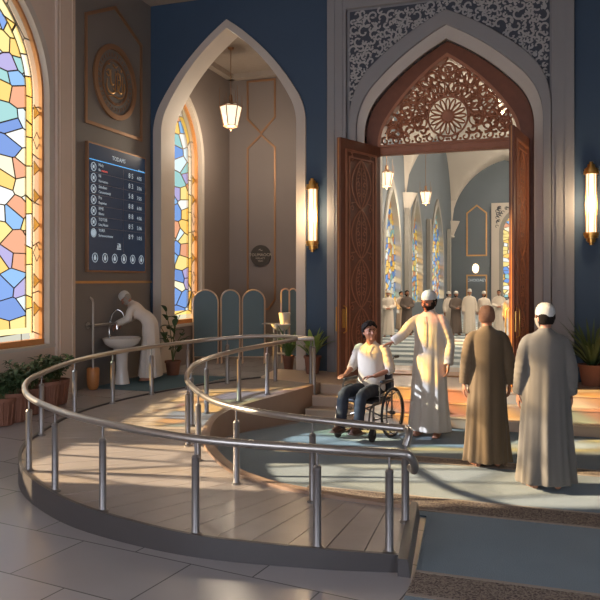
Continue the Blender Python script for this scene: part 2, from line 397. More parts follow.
# alcove: left wall with window_2, back wall, right wall, ceiling
W2 = (13.27, 0.98, 1.08, 4.55, 1.42)
mb = MB().poly([(12.04, 0), (15.6, 0), (15.6, 7.0), (12.04, 7.0)], [win_loop(*W2)], frY(XL), 0.42)
struct('wall_alcove_left', mb, M['taupe'])
mb = MB().poly([(-7.55, 0), (-3.9, 0), (-3.9, 7.0), (-7.55, 7.0)], [], frX(15.6), 0.2); struct('wall_alcove_back', mb, M['taupe'])
mb = MB().box((-4.0, 14.0, 3.5), (0.2, 3.2, 7.0)); struct('wall_alcove_right', mb, M['taupe'])
mb = MB().box((-5.6, 14.0, 6.89), (3.4, 3.5, 0.2)); mb.box((-5.6, 15.5, 6.73), (3.4, 0.16, 0.12)); mb.box((-7.04, 14.0, 6.73), (0.16, 3.2, 0.12))
struct('ceiling_alcove', mb, M['ceil'])

# main wall: arch to the alcove and portal opening
YW = 12.04
AC, AW = -5.54, 1.37
AR = tudor(AC, AW, 4.75, 1.86)
PC = -1.6
PO = tudor(PC, 1.37, 4.45, 1.50)
outline = [(-7.55, 0), (AC - AW, 0)] + AR + [(AC + AW, 0), (PC - 1.37, 0)] + PO + [(PC + 1.37, 0), (3.4, 0), (3.4, CEIL), (-7.55, CEIL)]
mb = MB().poly(outline, [], frX(YW), 0.42)
struct('wall_back', mb, M['blue'])
# inner face of the big arch in tan plaster + trim band
def band(mb, loop_o, loop_i, fr, d):
    n = len(loop_o)
    vs = [fr(p[0], p[1], 0) for p in loop_o] + [fr(p[0], p[1], 0) for p in loop_i] + [fr(p[0], p[1], d) for p in loop_o] + [fr(p[0], p[1], d) for p in loop_i]
    fs = []
    for i in range(n - 1):
        fs += [(i, i + 1, n + i + 1, n + i), (2 * n + i, 3 * n + i, 3 * n + i + 1, 2 * n + i + 1), (i, 2 * n + i, 2 * n + i + 1, i + 1), (n + i, n + i + 1, 3 * n + i + 1, 3 * n + i)]
    for e in (0, n - 1): fs.append((e, n + e, 3 * n + e, 2 * n + e))
    mb.add(vs, fs); return mb
def leg(loop, c, w, z0): return [(c - w, z0)] + loop + [(c + w, z0)]
mb = MB(); band(mb, leg(tudor(AC, AW + 0.14, 4.75, 1.98), AC, AW + 0.14, 0), leg(tudor(AC, AW - 0.03, 4.75, 1.82), AC, AW - 0.03, 0), frX(YW - 0.05), 0.52)
struct('trim_2', mb, M['cream'])
# right wall
mb = MB().poly([(-3.5, 0), (12.1, 0), (12.1, CEIL), (-3.5, CEIL)], [[(-2.8, 0.9), (2.4, 0.9), (2.4, 3.9), (-2.8, 3.9)]], frY(3.45), 0.2); struct('wall_right', mb, M['blue'])  # opening added out of view to let sky light reach the left side

mb = MB().poly([(-7.55, 0), (-6.8, 0), (-6.8, 3.8), (-0.6, 3.8), (-0.6, 0), (3.45, 0), (3.45, CEIL), (-7.55, CEIL)], [], frX(-3.5), 0.2)  # unseen wall added to keep fill light off the upper and right walls
struct('wall_front_light_baffle', mb, M['blue'])

# ------------------------------------------------------------------ portal surround
Y0 = 11.98
mb = MB().poly([(-3.28, 0.42), (PC - 1.37, 0.42)] + PO + [(PC + 1.37, 0.42), (0.03, 0.42), (0.03, 6.62), (-3.28, 6.62)], [], frX(Y0 + 0.03), 0.05)
pg = tag(obj('portal_surround', mb, M['stone'], smooth=False), 'pale stone portal surround with carved lattice spandrels framing the tall doorway', 'door surround')
g = MB().poly([(-3.23, 4.75)] + [(x, z) for x, z in tudor(PC, 1.62, 4.75, 1.66)] + [(0.0, 4.75), (0.0, 6.58), (-3.23, 6.58)], [], frX(Y0 + 0.015), 0.02)
obj('spandrel_ground', g, M['ground'], pg, smooth=False)
fr = MB()
fr.poly([(-3.62, 0.42), (-3.28, 0.42), (-3.28, 6.62), (0.03, 6.62), (0.03, 0.42), (0.36, 0.42), (0.36, CEIL), (-3.62, CEIL)], [], frX(Y0 - 0.05), 0.12)
obj('outer_frame', fr, M['stone'], pg, smooth=False, bevel=0.01)
for a0, a1 in ((-3.50, -3.48), (-3.36, -3.34), (0.09, 0.11), (0.22, 0.24)):
    fr = MB().poly([(a0, 0.42), (a1, 0.42), (a1, 6.9), (a0, 6.9)], [], frX(Y0 - 0.065), 0.03)
    obj('fillet', fr, M['stone'], pg, smooth=False)
fr = MB(); band(fr, leg(tudor(PC, 1.62, 4.75, 1.66), PC, 1.62, 0.42), leg(tudor(PC, 1.50, 4.55, 1.62), PC, 1.50, 0.42), frX(Y0 - 0.06), 0.10)
obj('arch_band', fr, M['stone'], pg, bevel=0.01)
fr = MB(); band(fr, leg(tudor(PC, 1.50, 4.55, 1.62), PC, 1.50, 0.42), leg(tudor(PC, 1.37, 4.45, 1.50), PC, 1.37, 0.42), frX(Y0 + 0.0), 0.46)
obj('arch_reveal', fr, M['cream'], pg)
# carved scrolls in the spandrels
def arch_z(loop, x):
    for (a, b) in zip(loop[:-1], loop[1:]):
        if min(a[0], b[0]) <= x <= max(a[0], b[0]) and abs(a[0] - b[0]) > 1e-9:
            return a[1] + (b[1] - a[1]) * (x - a[0]) / (b[0] - a[0])
    return None
SP = tudor(PC, 1.62, 4.75, 1.66, 30)
def in_sp(x, z, m=0.02):
    if not (-3.23 + m < x < 0.0 - m and 4.8 < z < 6.58 - m): return False
    q = arch_z(SP, x); return q is None or z > q + m * 1.5
def ribbon(mb, pts, r, y, flat=0.45, n=6): mb.tube([(p[0], y, p[1]) for p in pts], r, n=n, flat=flat, up=(0, 1, 0))
rnd = random.Random(11)
sc_mb = MB(); placed = []
for k in range(9000):
    x, z = rnd.uniform(-3.23, 0), rnd.uniform(4.8, 6.58)
    r = rnd.choice([0.10, 0.08, 0.055, 0.035])
    if not in_sp(x, z, r * 0.75): continue
    if any((x - a) ** 2 + (z - b) ** 2 < ((r + c) * 0.74) ** 2 for a, b, c in placed): continue
    placed.append((x, z, r)); a0 = rnd.uniform(0, 6.28); sg = rnd.choice((-1, 1)); pts = []; rad = []
    T = 9
    for i in range(T):
        t = i / (T - 1); a = a0 + sg * t * 4.6; q = r * (1.12 - 0.85 * t); pts.append((x + q * math.cos(a), z + q * math.sin(a))); rad.append(0.021 - 0.006 * t + (0.010 if i == T - 1 else 0))
    ribbon(sc_mb, pts, rad, Y0 + 0.012)
    a = a0 - sg * 0.2   # a leaf leaving the scroll
    b0 = (x + r * 1.1 * math.cos(a), z + r * 1.1 * math.sin(a)); b1 = (x + r * 1.5 * math.cos(a - sg * 0.5), z + r * 1.5 * math.sin(a - sg * 0.5))
    if in_sp(b1[0], b1[1], 0.0): ribbon(sc_mb, [b0, ((b0[0] + b1[0]) / 2, (b0[1] + b1[1]) / 2), b1], [0.012, 0.022, 0.004], Y0 + 0.012)
obj('carved_scrollwork', sc_mb, M['scroll'], pg)

# wooden arch frame, transom and tracery
wf = thing('doorway', 'carved walnut doorway frame with pierced rosette fanlight above the open doors', 'doorway', (PC, 12.2, 0.42))
fr = MB(); band(fr, leg(tudor(PC, 1.37, 4.45, 1.50), PC, 1.37, 0.42), leg(tudor(PC, 1.16, 4.28, 1.46), PC, 1.16, 0.42), frX(12.12), 0.2)
obj('frame', fr, M['wood'], wf, world=True, bevel=0.012)
fr = MB(); band(fr, tudor(PC, 1.17, 4.28, 1.47), tudor(PC, 1.12, 4.28, 1.41), frX(12.09), 0.22)
obj('inner_moulding', fr, M['woodlt'], wf, world=True)
fr = MB().box((PC, 12.21, 4.205), (2.32, 0.16, 0.10)); fr.box((PC, 12.18, 4.275), (2.32, 0.16, 0.045)); fr.box((PC, 12.2, 4.14), (2.32, 0.12, 0.03))
obj('transom', fr, M['woodlt'], wf, smooth=False, world=True, bevel=0.006)
TY = tudor(PC, 1.13, 4.28, 1.42, 30)
def in_ty(x, z, m=0.0):
    if z < 4.29 + m: return False
    q = arch_z(TY, x); return q is not None and z < q - m * 1.3
tr = MB(); yT = 12.2
def ring(mb, x, z, r, w=0.02, n=18): mb.tube([(x + r * math.cos(2 * math.pi * i / n), yT, z + r * math.sin(2 * math.pi * i / n)) for i in range(n)], w, n=6, closed=True, flat=1)
cx, cz = PC, 4.72
tr.lathe([(0.001, -0.03), (0.09, -0.03), (0.11, 0), (0.09, 0.03), (0.001, 0.03)], n=20, M=Matrix.Translation((cx, yT, cz)) @ Matrix.Rotation(R_(90), 4, 'X'))
for k in range(16):
    a = 2 * math.pi * k / 16
    for (w, q0, q1) in ((0.036, 0.09, 0.30),):
        pts = []
        for i in range(13):
            t = 2 * math.pi * i / 12; rr = (q0 + q1) / 2 - (q1 - q0) / 2 * math.cos(t); ww = w * math.sin(t) * (0.6 + 0.4 * rr / q1)
            pts.append((cx + rr * math.cos(a) - ww * math.sin(a), cz + rr * math.sin(a) + ww * math.cos(a)))
        pts = [p for p in pts if p[1] > 4.3]
        if len(pts) > 3: ribbon(tr, pts, 0.014, yT, flat=1.3)
def scroll(x, z, r, a0, sg, w=0.027):
    if not in_ty(x, z, r * 0.55): return
    pts = [(x + r * (1 - 0.78 * t) * math.cos(a0 + sg * t * 6.2), z + r * (1 - 0.78 * t) * math.sin(a0 + sg * t * 6.2)) for t in [i / 15 for i in range(16)]]
    ribbon(tr, pts, [w * (1 - 0.35 * i / 15) for i in range(15)] + [w * 1.5], yT, flat=1.3)
    for q in range(3):
        a = a0 + sg * (0.8 + q * 1.7); b0 = (x + r * 0.95 * math.cos(a), z + r * 0.95 * math.sin(a)); b1 = (x + r * 1.35 * math.cos(a + sg * .35), z + r * 1.35 * math.sin(a + sg * .35))
        if in_ty(b1[0], b1[1], 0): ribbon(tr, [b0, ((b0[0] + b1[0]) / 2, (b0[1] + b1[1]) / 2), b1], [w * .7, w * 1.25, w * .3], yT, flat=1.3)
def pair(dx, z, r, a0, w=0.026):
    scroll(cx + dx, z, r, a0, 1, w); scroll(cx - dx, z, r, math.pi - a0, -1, w)
for (rad, n, r) in ((0.47, 6, 0.105), (0.70, 8, 0.115), (0.92, 10, 0.11), (1.12, 11, 0.08)):
    for k in range(n):
        a = -0.30 + (math.pi / 2 + 0.30) * (k + 0.5) / n
        if rad == 0.47 and k == n - 1: a = 1.33
        dx, z = rad * math.cos(a), cz + rad * math.sin(a)
        if in_ty(cx + dx, z, r * 0.6): pair(dx, z, r, a + (1.6 if k % 2 else -1.6)); ring(tr, cx + dx, z, r * 1.12, 0.014); ring(tr, cx - dx, z, r * 1.12, 0.014)
ring(tr, cx, cz, 0.33, 0.018, 28)
for sg in (-1, 1):
    for dx, zz, r in ((0.42, 4.50, .09), (0.62, 4.52, .10), (0.83, 4.50, .09), (0.98, 4.48, .06), (0.52, 4.68, .08), (0.72, 4.72, .09), (0.95, 4.66, .08)): scroll(cx + sg * dx, zz, r, 0.8 * dx * 9, sg)
ring(tr, cx, 5.50, 0.11, 0.022); ring(tr, cx, 5.50, 0.05, 0.016)
for k in range(22):   # thin stems filling towards the rim
    a = math.pi * (k + 0.5) / 22; pts = [(cx + q * math.cos(a + 0.12 * math.sin(q * 9)), cz + q * math.sin(a + 0.12 * math.sin(q * 9))) for q in [0.34 + 0.09 * i for i in range(10)]]
    pts = [p for p in pts if in_ty(p[0], p[1], 0.0)]
    if len(pts) > 2: ribbon(tr, pts, 0.013, yT, flat=1.0)
for k in range(12):
    x = PC - 1.05 + 2.1 * k / 11; scroll(x, 4.37, 0.075, 1.57, 1 if x < PC else -1, 0.02)
obj('fanlight_tracery', tr, M['woodlt'], wf, world=True)
tr = MB().box((PC, 12.2, 0.43), (2.35, 0.5, 0.03)); obj('threshold', tr, M['honey'], wf, smooth=False, world=True)

# door leaves (local: hinge at origin, leaf along +X, front face -Y)
def leaf(name, label, hinge, ang, flip=1):
    w, h, t = 1.16, 3.80, 0.075
    d = thing(name, label, 'door', (hinge[0], hinge[1], 0.445), ang)
    m = MB().box((flip * w / 2, 0, h / 2), (w, t, h)); obj('door_panel', m, M['wood'], d, smooth=False, bevel=0.008)
    for s in (-1, 1):
        m = MB(); f = lambda a, z, dd, s=s: Vector((flip * a, s * (t / 2 - dd), z))
        strip(m, [(0.15, 0.18), (w - 0.15, 0.18), (w - 0.15, h - 0.18), (0.15, h - 0.18)], 0.035, 0.018, f)
        strip(m, [(0.24, 0.28), (w - 0.24, 0.28), (w - 0.24, h - 0.28), (0.24, h - 0.28)], 0.02, 0.014, f)
        obj('panel_moulding', m, M['woodlt'], d, smooth=False)
        m = MB(); y = s * (t / 2 + 0.004); A = w / 2; hw = w / 2 - 0.27
        def rb(pts, r): m.tube([(flip * p[0], y, p[1]) for p in pts], r, n=6, flat=0.5, up=(0, 1, 0))
        per = (h - 0.6) / 4.0
        for sg in (-1, 1):
            rb([(A + sg * hw * 0.9 * abs(math.sin(math.pi * (z - 0.3) / per)) ** 0.75, z) for z in [0.3 + (h - 0.6) * i / 96 for i in range(97)]], 0.013)
            rb([(A + sg * hw * 0.5 * abs(math.sin(math.pi * (z - 0.3) / per)), z) for z in [0.3 + (h - 0.6) * i / 96 for i in range(97)]], 0.009)
        for k in range(4):
            z0 = 0.3 + per * (k + 0.5)
            for q in (-1, 1):
                for (dx, dz, r) in ((0.09, 0.0, 0.055), (0.07, 0.17, 0.05), (0.07, -0.17, 0.05), (0.26, 0.40, 0.055), (0.26, -0.40, 0.055)):
                    if abs(dx) > hw: dx = hw - 0.04
                    rb([(A + q * (dx + r * (1 - .8 * t_) * math.cos(6 * t_)), z0 + dz + r * (1 - .8 * t_) * math.sin(6 * t_)) for t_ in [i / 11 for i in range(12)]], 0.010)
                    rb([(A + q * (dx - 0.01), z0 + dz + r), (A + q * (dx + 0.03), z0 + dz + r * 1.6), (A + q * dx * 0.5, z0 + dz + r * 2.1)], [0.006, 0.014, 0.004])
            rb([(A, z0 - 0.28), (A, z0 + 0.28)], 0.008)
        obj('carved_lattice', m, M['woodlt'], d)
        m = MB().box((flip * (w - 0.075), s * (t / 2 + 0.008), 0.95), (0.055, 0.016, 0.30))
        m.tube([(flip * (w - 0.075), s * (t / 2 + 0.01), 0.72), (flip * (w - 0.075), s * (t / 2 + 0.06), 0.75), (flip * (w - 0.075), s * (t / 2 + 0.06), 1.12), (flip * (w - 0.075), s * (t / 2 + 0.01), 1.15)], 0.011, n=8)
        obj('handle', m, M['brass'], d, label='brass pull handle')
    m = MB().box((flip * (w + 0.004), 0, h / 2), (0.008, t * 0.25, h - 0.02)); obj('edge_strip', m, M['honey'], d, smooth=False)
    for z in (0.3, 1.9, 3.5): obj('hinge', MB().lathe([(0.018, -0.07), (0.018, 0.07)], c=(flip * -0.012, 0, z), n=10), M['brass'], d)
    return d
leaf('door_leaf', 'left walnut door leaf, opened outwards, tall carved lattice panel', (-2.74, 12.06), math.pi + R_(70))
leaf('door_leaf', 'right walnut door leaf, opened outwards, seen almost edge on behind the grey robed man', (-0.34, 12.06), R_(-99))

# ------------------------------------------------------------------ windows
def window(name, cfg, x, mats, detail=True, sgn=-1):
    c, w, z0, zs, rise = cfg
    s = MB()
    band(s, win_loop(c, w, z0, zs, rise), win_loop(c, w - 0.13, z0 + 0.10, zs, rise - 0.15), frY(x - 0.09), 0.14)
    s.box((x - 0.15, c, z0 + 0.05), (0.14, 2 * w, 0.10))
    f = struct('window_frame', s, M['honey'], smooth=True)
    f.name = name
    gi = lambda q: win_loop(c, w - 0.12 - q, z0 + 0.10 + q * 0.6, zs, rise - 0.12 - q * 1.25)
    def flat(loop, d=0.02, hole=None): return MB().poly(loop, [hole] if hole else [], frY(x - 0.15), d)
    if detail:
        obj('glass_centre', flat(gi(0.30)), mats[0], f, smooth=False)
        obj('glass_band', flat(gi(0.16), hole=gi(0.30)), mats[1], f, smooth=False)
        obj('glass_rim', flat(gi(0.0), hole=gi(0.16)), mats[2], f, smooth=False)
        ld = MB()
        for q in (0.16, 0.30):
            ld.tube([(x - 0.147, p[0], p[1]) for p in gi(q)], 0.009, n=6)
        dm = MB(); zz = z0 + 0.55; side = 1
        while zz < zs:
            for sg in (-1, 1):
                a = c + sg * (w - 0.10); 
                pts = [(a - sg * 0.155, zz), (a - sg * 0.01, zz - 0.12), (a - sg * 0.01, zz + 0.12)] if side else [(a - sg * 0.01, zz), (a - sg * 0.155, zz + 0.0), (a - sg * 0.08, zz + 0.14)]
                pts = [(a - sg * 0.15, zz - 0.11), (a - sg * 0.15, zz + 0.11), (a - sg * 0.012, zz)] if side else [(a - sg * 0.08, zz - 0.13), (a - sg * 0.16, zz), (a - sg * 0.08, zz + 0.13), (a - sg * 0.005, zz)]
                if side: dm.poly(pts, [], frY(x - 0.146), 0.004)
                for i in range(len(pts)):
                    p, q2 = pts[i], pts[(i + 1) % len(pts)]; ld.tube([(x - 0.145, p[0], p[1]), (x - 0.145, q2[0], q2[1])], 0.006, n=5)
            side = 1 - side if rnd.random() < 0.6 else side; zz += 0.42
        obj('amber_piece', dm, M['glass1d'], f, smooth=False)
        obj('lead_came', ld, M['lead'], f)
    else:
        obj('glass', flat(gi(0.0)), mats[0], f, smooth=False)
    rv = MB(); band(rv, win_loop(c, w + 0.02, z0 - 0.02, zs, rise + 0.02), win_loop(c, w - 0.09, z0 + 0.02, zs, rise - 0.10), frY(x + 0.012), 0.11)
    rv.box((x - 0.10, c, z0 - 0.01), (0.26, 2 * w + 0.06, 0.05))
    obj('window_reveal', rv, M['cream'], f)
    return f
window('window_1', W1, XL, (M['glass1'], M['glass1b'], M['glass1c']))
window('window_2', W2, XL, (M['glass2'], M['glass1b'], M['glass1c']))
window('window_3', WA, XL, (M['clear'],), detail=False)

# wall mouldings in gold
f = frY(XL)
mb = MB(); strip(mb, [(10.0, 4.58), (11.68, 4.58), (11.68, 6.32), (10.84, 6.72), (10.0, 6.32)], 0.055, 0.025, f)
tag(obj('wall_panel_moulding', mb, M['bronze'], smooth=False), 'pointed bronze panel outline on the charcoal wall around the calligraphy roundel', 'wall moulding')
mb = MB().box((XL + 0.012, 10.86, 1.965), (0.024, 2.36, 0.04)); tag(obj('dado_rail', mb, M['gold'], smooth=False), 'thin gold dado rail on the charcoal wall below the prayer display', 'wall moulding')
f = frX(15.6)
mb = MB(); strip(mb, [(-6.66, 5.75), (-6.32, 5.40), (-5.98, 5.75), (-5.98, 6.62), (-6.66, 6.62)], 0.045, 0.02, f)
tag(obj('wall_panel_moulding', mb, M['bronze'], smooth=False), 'short gold outline panel high on the alcove back wall, pointed at its foot', 'wall moulding')
mb = MB(); strip(mb, [(-6.66, 1.55), (-6.50, 1.33), (-6.14, 1.33), (-5.98, 1.55), (-5.98, 5.06), (-6.32, 5.36), (-6.66, 5.06)], 0.045, 0.02, f)
tag(obj('wall_panel_moulding', mb, M['bronze'], smooth=False), 'long gold outline panel on the alcove back wall behind the round sign', 'wall moulding')

# calligraphy roundel
rd = thing('calligraphy_roundel', 'round bronze calligraphy medallion on the charcoal wall above the prayer display', 'wall medallion', (XL, 10.84, 5.42))
Mr = Matrix.Rotation(R_(90), 4, 'Y')
m = MB(); n = 48
def wring(mb, r, w, d=0.03):
    vs = []; fs = []
    for i in range(n):
        a = 2 * math.pi * i / n; c_, s_ = math.cos(a), math.sin(a)
        for (q, dd) in ((r - w / 2, 0), (r - w / 2, d), (r + w / 2, d), (r + w / 2, 0)): vs.append((dd, q * c_, q * s_))
    for i in range(n):
        j = (i + 1) % n
        for k in range(4): fs.append((i * 4 + k, i * 4 + (k + 1) % 4, j * 4 + (k + 1) % 4, j * 4 + k))
    mb.add(vs, fs)
wring(m, 0.60, 0.09, 0.04); obj('outer_ring', m, M['bronze'], rd)
m = MB(); wring(m, 0.385, 0.016, 0.02); wring(m, 0.36, 0.008, 0.02); obj('inner_ring', m, M['bronze'], rd)
m = MB()
for k in range(36):
    a = 2 * math.pi * k / 36; m.tube([(0.008, 0.44 * math.cos(a), 0.44 * math.sin(a)), (0.012, 0.465 * math.cos(a + .05), 0.465 * math.sin(a + .05)), (0.008, 0.50 * math.cos(a), 0.50 * math.sin(a))], 0.006, n=5)
obj('rim_ornament', m, M['bronze'], rd)
m = MB()
strokes = [[(-.24, .02), (-.25, -.12), (-.17, -.20), (-.05, -.19), (0, -.1), (0, .2)], [(.08, .24), (.07, 0), (.1, -.13), (.17, -.15), (.22, -.08), (.23, .16)],
           [(-.13, .2), (-.14, .02), (-.09, -.06), (-.03, -.03)], [(-.27, .13), (-.2, .18), (-.15, .12), (-.2, .07), (-.27, .1)], [(.02, .12), (.06, .18), (.13, .16), (.14, .08), (.06, .06)],
           [(-.2, -.27), (-.05, -.24), (.1, -.25), (.24, -.2), (.28, -.12)], [(.28, .05), (.29, -.06), (.24, -.14)], [(-.08, .3), (0, .26), (.08, .3)], [(-.22, .26), (-.16, .29)], [(.17, .27), (.2, .22)],
           [(-.1, -.1), (.05, -.14), (.12, -.05), (.17, .04), (.15, .12)]]
for s in strokes:
    P = catmull([(0.012, p[0] , p[1]) for p in s], 5); L = len(P)
    m.tube(P, [0.006 + 0.010 * math.sin(math.pi * i / (L - 1)) for i in range(L)], n=6)
obj('calligraphy', m, M['gold'], rd)

# ------------------------------------------------------------------ text helper
def text_mb(body, size, loc, ax, ay, align='CENTER', ext=0.001):
    cu = bpy.data.curves.new('t', 'FONT'); cu.body = body; cu.size = size; cu.align_x = align; cu.align_y = 'CENTER'; cu.extrude = ext; cu.resolution_u = 2
    o = bpy.data.objects.new('t', cu); COL.objects.link(o)
    dg = bpy.context.evaluated_depsgraph_get(); dg.update(); me = bpy.data.meshes.new_from_object(o.evaluated_get(dg))
    ax, ay = Vector(ax), Vector(ay); az = ax.cross(ay)
    m = MB(); m.v = [tuple(Vector(loc) + ax * v.co.x + ay * v.co.y + az * v.co.z) for v in me.vertices]; m.f = [tuple(p.vertices) for p in me.polygons]
    bpy.data.objects.remove(o); bpy.data.curves.remove(cu); bpy.data.meshes.remove(me); return m
def merge(a, b): a.add(b.v, b.f)

# prayer time display (local: a along +Y seen left to right, z up, facing +X)
pd = thing('prayer_time_display', 'navy prayer times screen with white rows in a thin bronze frame on the charcoal wall', 'display screen', (XL, 10.87, 2.13))
BW, BH = 1.78, 2.13
m = MB().box((0.03, 0, BH / 2), (0.06, BW, BH)); obj('frame', m, M['bronze'], pd, smooth=False, bevel=0.004)
m = MB().box((0.058, 0, BH / 2), (0.012, BW - 0.06, BH - 0.06)); obj('screen', m, M['lcd'], pd, smooth=False)
X1 = 0.0655
def T(mb, s, size, y, z, al='CENTER'): merge(mb, text_mb(s, size, (X1, y, z), (0, 1, 0), (0, 0, 1), al))
ink = MB(); T(ink, 'TODAMS', 0.10, 0.0, BH - 0.18); T(ink, 'Nowme', 0.06, 0.72, BH - 0.275)
rows = [('Noly', 'Bematues', '8 5', '4:05'), ('Ni', 'Nortusnea', '8 3', '3:06'), ('Stindtao', 'Carunaonesty', '5 8', '7:05'), ('Prs', 'Ropartus', '8 8', '6:06'), ('IFME', 'Iklems', '8 8', '4:06'), ('TOTOB', 'Linq Naess', '8 5', '5:06'), ('YURR', 'Surtnoocrnmnes', '8 9', '1:0:5')]
RZ = [BH - 0.40 - 0.181 * i for i in range(7)]
for i, (a, b, c, d) in enumerate(rows):
    z = RZ[i]; T(ink, a, 0.072, -0.60, z + 0.05, 'LEFT')
    if i: T(ink, b, 0.062, -0.60, z - 0.035, 'LEFT')
    T(ink, c, 0.125, 0.38, z - 0.01); T(ink, d, 0.095, 0.66, z - 0.02)
def circ(mb, y, z, r, w, nn=20):
    mb.tube([(X1, y + r * math.cos(2 * math.pi * i / nn), z + r * math.sin(2 * math.pi * i / nn)) for i in range(nn)], w, n=5, closed=True)
def disc(mb, y, z, r): mb.lathe([(0.001, -0.001), (r, -0.001), (r, 0.001), (0.001, 0.001)], n=14, M=Matrix.Translation((X1, y, z)) @ Mr)
for i, z in enumerate(RZ):
    circ(ink, -0.74, z, 0.068, 0.007); disc(ink, -0.74, z, 0.03 if i < 6 else 0.055)
    for k in range(4):
        a = k * math.pi / 2 + 0.785; ink.box((X1, -0.74 + 0.048 * math.cos(a), z + 0.048 * math.sin(a)), (0.002, 0.014, 0.014))
for k in range(6):
    y = -0.70 + 0.285 * k; circ(ink, y, 0.24, 0.075, 0.006); disc(ink, y, 0.23, 0.034)
    ink.add([(X1, y - 0.028, 0.25), (X1, y + 0.028, 0.25), (X1, y, 0.305)], [(0, 1, 2)])
ink.box((X1, 0.0, 0.405), (0.002, 0.13, 0.02)); ink.box((X1, -0.03, 0.445), (0.002, 0.035, 0.05)); ink.box((X1, 0.03, 0.46), (0.002, 0.045, 0.06)); ink.box((X1, 0, 0.495), (0.002, 0.08, 0.012))
obj('screen_lettering', ink, M['ink'], pd, smooth=False)
m = MB(); T(m, 'Be', 0.062, -0.60, RZ[0] - 0.035, 'LEFT'); m2 = MB(); T(m2, 'matues', 0.062, -0.52, RZ[0] - 0.035, 'LEFT')
obj('screen_lettering', m, M['ink'], pd, smooth=False); obj('red_lettering', m2, M['red'], pd, smooth=False)
m = MB().box((X1, 0, BH - 0.285), (0.003, BW - 0.07, 0.014)); obj('cyan_line', m, M['cyan'], pd, smooth=False)
m = MB(); 
for z in RZ[:-1]: m.box((X1, 0, z - 0.09), (0.001, BW - 0.1, 0.004))
m.box((X1, 0.14, BH - 1.05), (0.001, 0.004, 1.45)); obj('grid_line', m, M['steelpost'], pd, smooth=False)

# round sign on the alcove back wall
rs = thing('round_sign', 'dark round sign with pale lettering on the alcove back wall', 'sign', (-6.33, 15.6, 2.56))
Mx = Matrix.Rotation(R_(90), 4, 'X')
m = MB().lathe([(0.001, 0), (0.25, 0), (0.25, 0.03), (0.001, 0.03)], n=32, M=Mx); obj('disc', m, M['sign'], rs)
m = text_mb('TOUMAOCR', 0.098, (0, -0.034, 0.02), (1, 0, 0), (0, 0, 1)); merge(m, text_mb('MALACY', 0.06, (0, -0.034, -0.06), (1, 0, 0), (0, 0, 1))); merge(m, text_mb('TEHV', 0.055, (0, -0.034, -0.125), (1, 0, 0), (0, 0, 1)))
m.tube([(-0.04, -0.034, 0.13), (-0.01, -0.034, 0.16), (0.02, -0.034, 0.12), (0.05, -0.034, 0.13)], 0.007, n=5)
obj('sign_lettering', m, M['signink'], rs, smooth=False)

# ------------------------------------------------------------------ prayer hall beyond the doors
HX0, HX1, HY0, HYM, HY1 = -6.1, 7.3, 16.0, 32.1, 48.3
mb = MB().box((0.6, 30.4, -0.05), (14.0, 36.6, 0.1)); struct('floor_hall', mb, M['carpet'])
def hw(c, w, z0, zs, r): return win_loop(c, w, z0, zs, r)
HW = [(29.2, 1.6, 0.9, 2.7, 3.1), (34.9, 1.5, 0.9, 2.8, 3.1), (41.8, 2.3, 0.9, 2.9, 3.4), (22.5, 1.6, 0.9, 2.7, 3.1)]
mb = MB().poly([(HY0, 0), (HY1, 0), (HY1, 10.2), (HY0, 10.2)], [hw(*c) for c in HW], frY(HX0), 0.4); struct('wall_hall_left', mb, M['hallblue'])
mb = MB().poly([(HY0, 0), (HY1, 0), (HY1, 10.2), (HY0, 10.2)], [hw(*c) for c in HW], frY(HX1 + 0.4), 0.4); struct('wall_hall_right', mb, M['hallblue'])
BWN = (-1.60, 1.28, 0.9, 5.0, 1.55)
mb = MB().poly([(HX0 - 0.4, 0), (HX1 + 0.4, 0), (HX1 + 0.4, 10.2), (HX0 - 0.4, 10.2)], [hw(*BWN)], frX(HY1), 0.4); struct('wall_hall_back', mb, M['hallblue'])
mb = MB().box((-4.1 - 0.9, 15.9, 5.1), (2.9, 0.2, 10.2)); mb.box((5.2, 15.9, 5.1), (5.6, 0.2, 10.2)); mb.box((-0.5, 15.9, 8.9), (6.4, 0.2, 2.8))
struct('wall_hall_front', mb, M['vault'])
mb = MB().box((-3.65, 14.2, 3.6), (0.2, 3.4, 7.2)); mb.box((2.5, 14.2, 3.6), (0.2, 3.4, 7.2)); mb.box((-0.6, 14.2, 7.3), (6.3, 3.5, 0.2))
struct('wall_vestibule', mb, M['vault'])
# groin vaults
def prof(t, w, rise):
    x = abs(t - 0.5) * 2 * w; Rr = (w * w + rise * rise) / (2 * w)
    return math.sqrt(max(0, Rr * Rr - (x + Rr - w) ** 2))
def vz(x, y):
    bx = (x - HX0) / 6.7; tx = bx - math.floor(min(bx, 1.9999)); by = (y - HY0) / 16.15; ty = by - math.floor(min(by, 1.9999))
    tx = min(1, max(0, tx)); ty = min(1, max(0, ty))
    return 5.5 + max(prof(tx, 3.35, 4.2), prof(ty, 8.07, 4.2) if True else 0)
mb = MB(); nx, ny = 80, 112
xs = [HX0 + (HX1 - HX0) * i / nx for i in range(nx + 1)]; ys = [HY0 + (HY1 - HY0) * j / ny for j in range(ny + 1)]
mb.add([(x, y, vz(x, y)) for y in ys for x in xs], [(j * (nx + 1) + i, j * (nx + 1) + i + 1, (j + 1) * (nx + 1) + i + 1, (j + 1) * (nx + 1) + i) for j in range(ny) for i in range(nx)])
struct('ceiling_hall', mb, M['vault'], smooth=True)
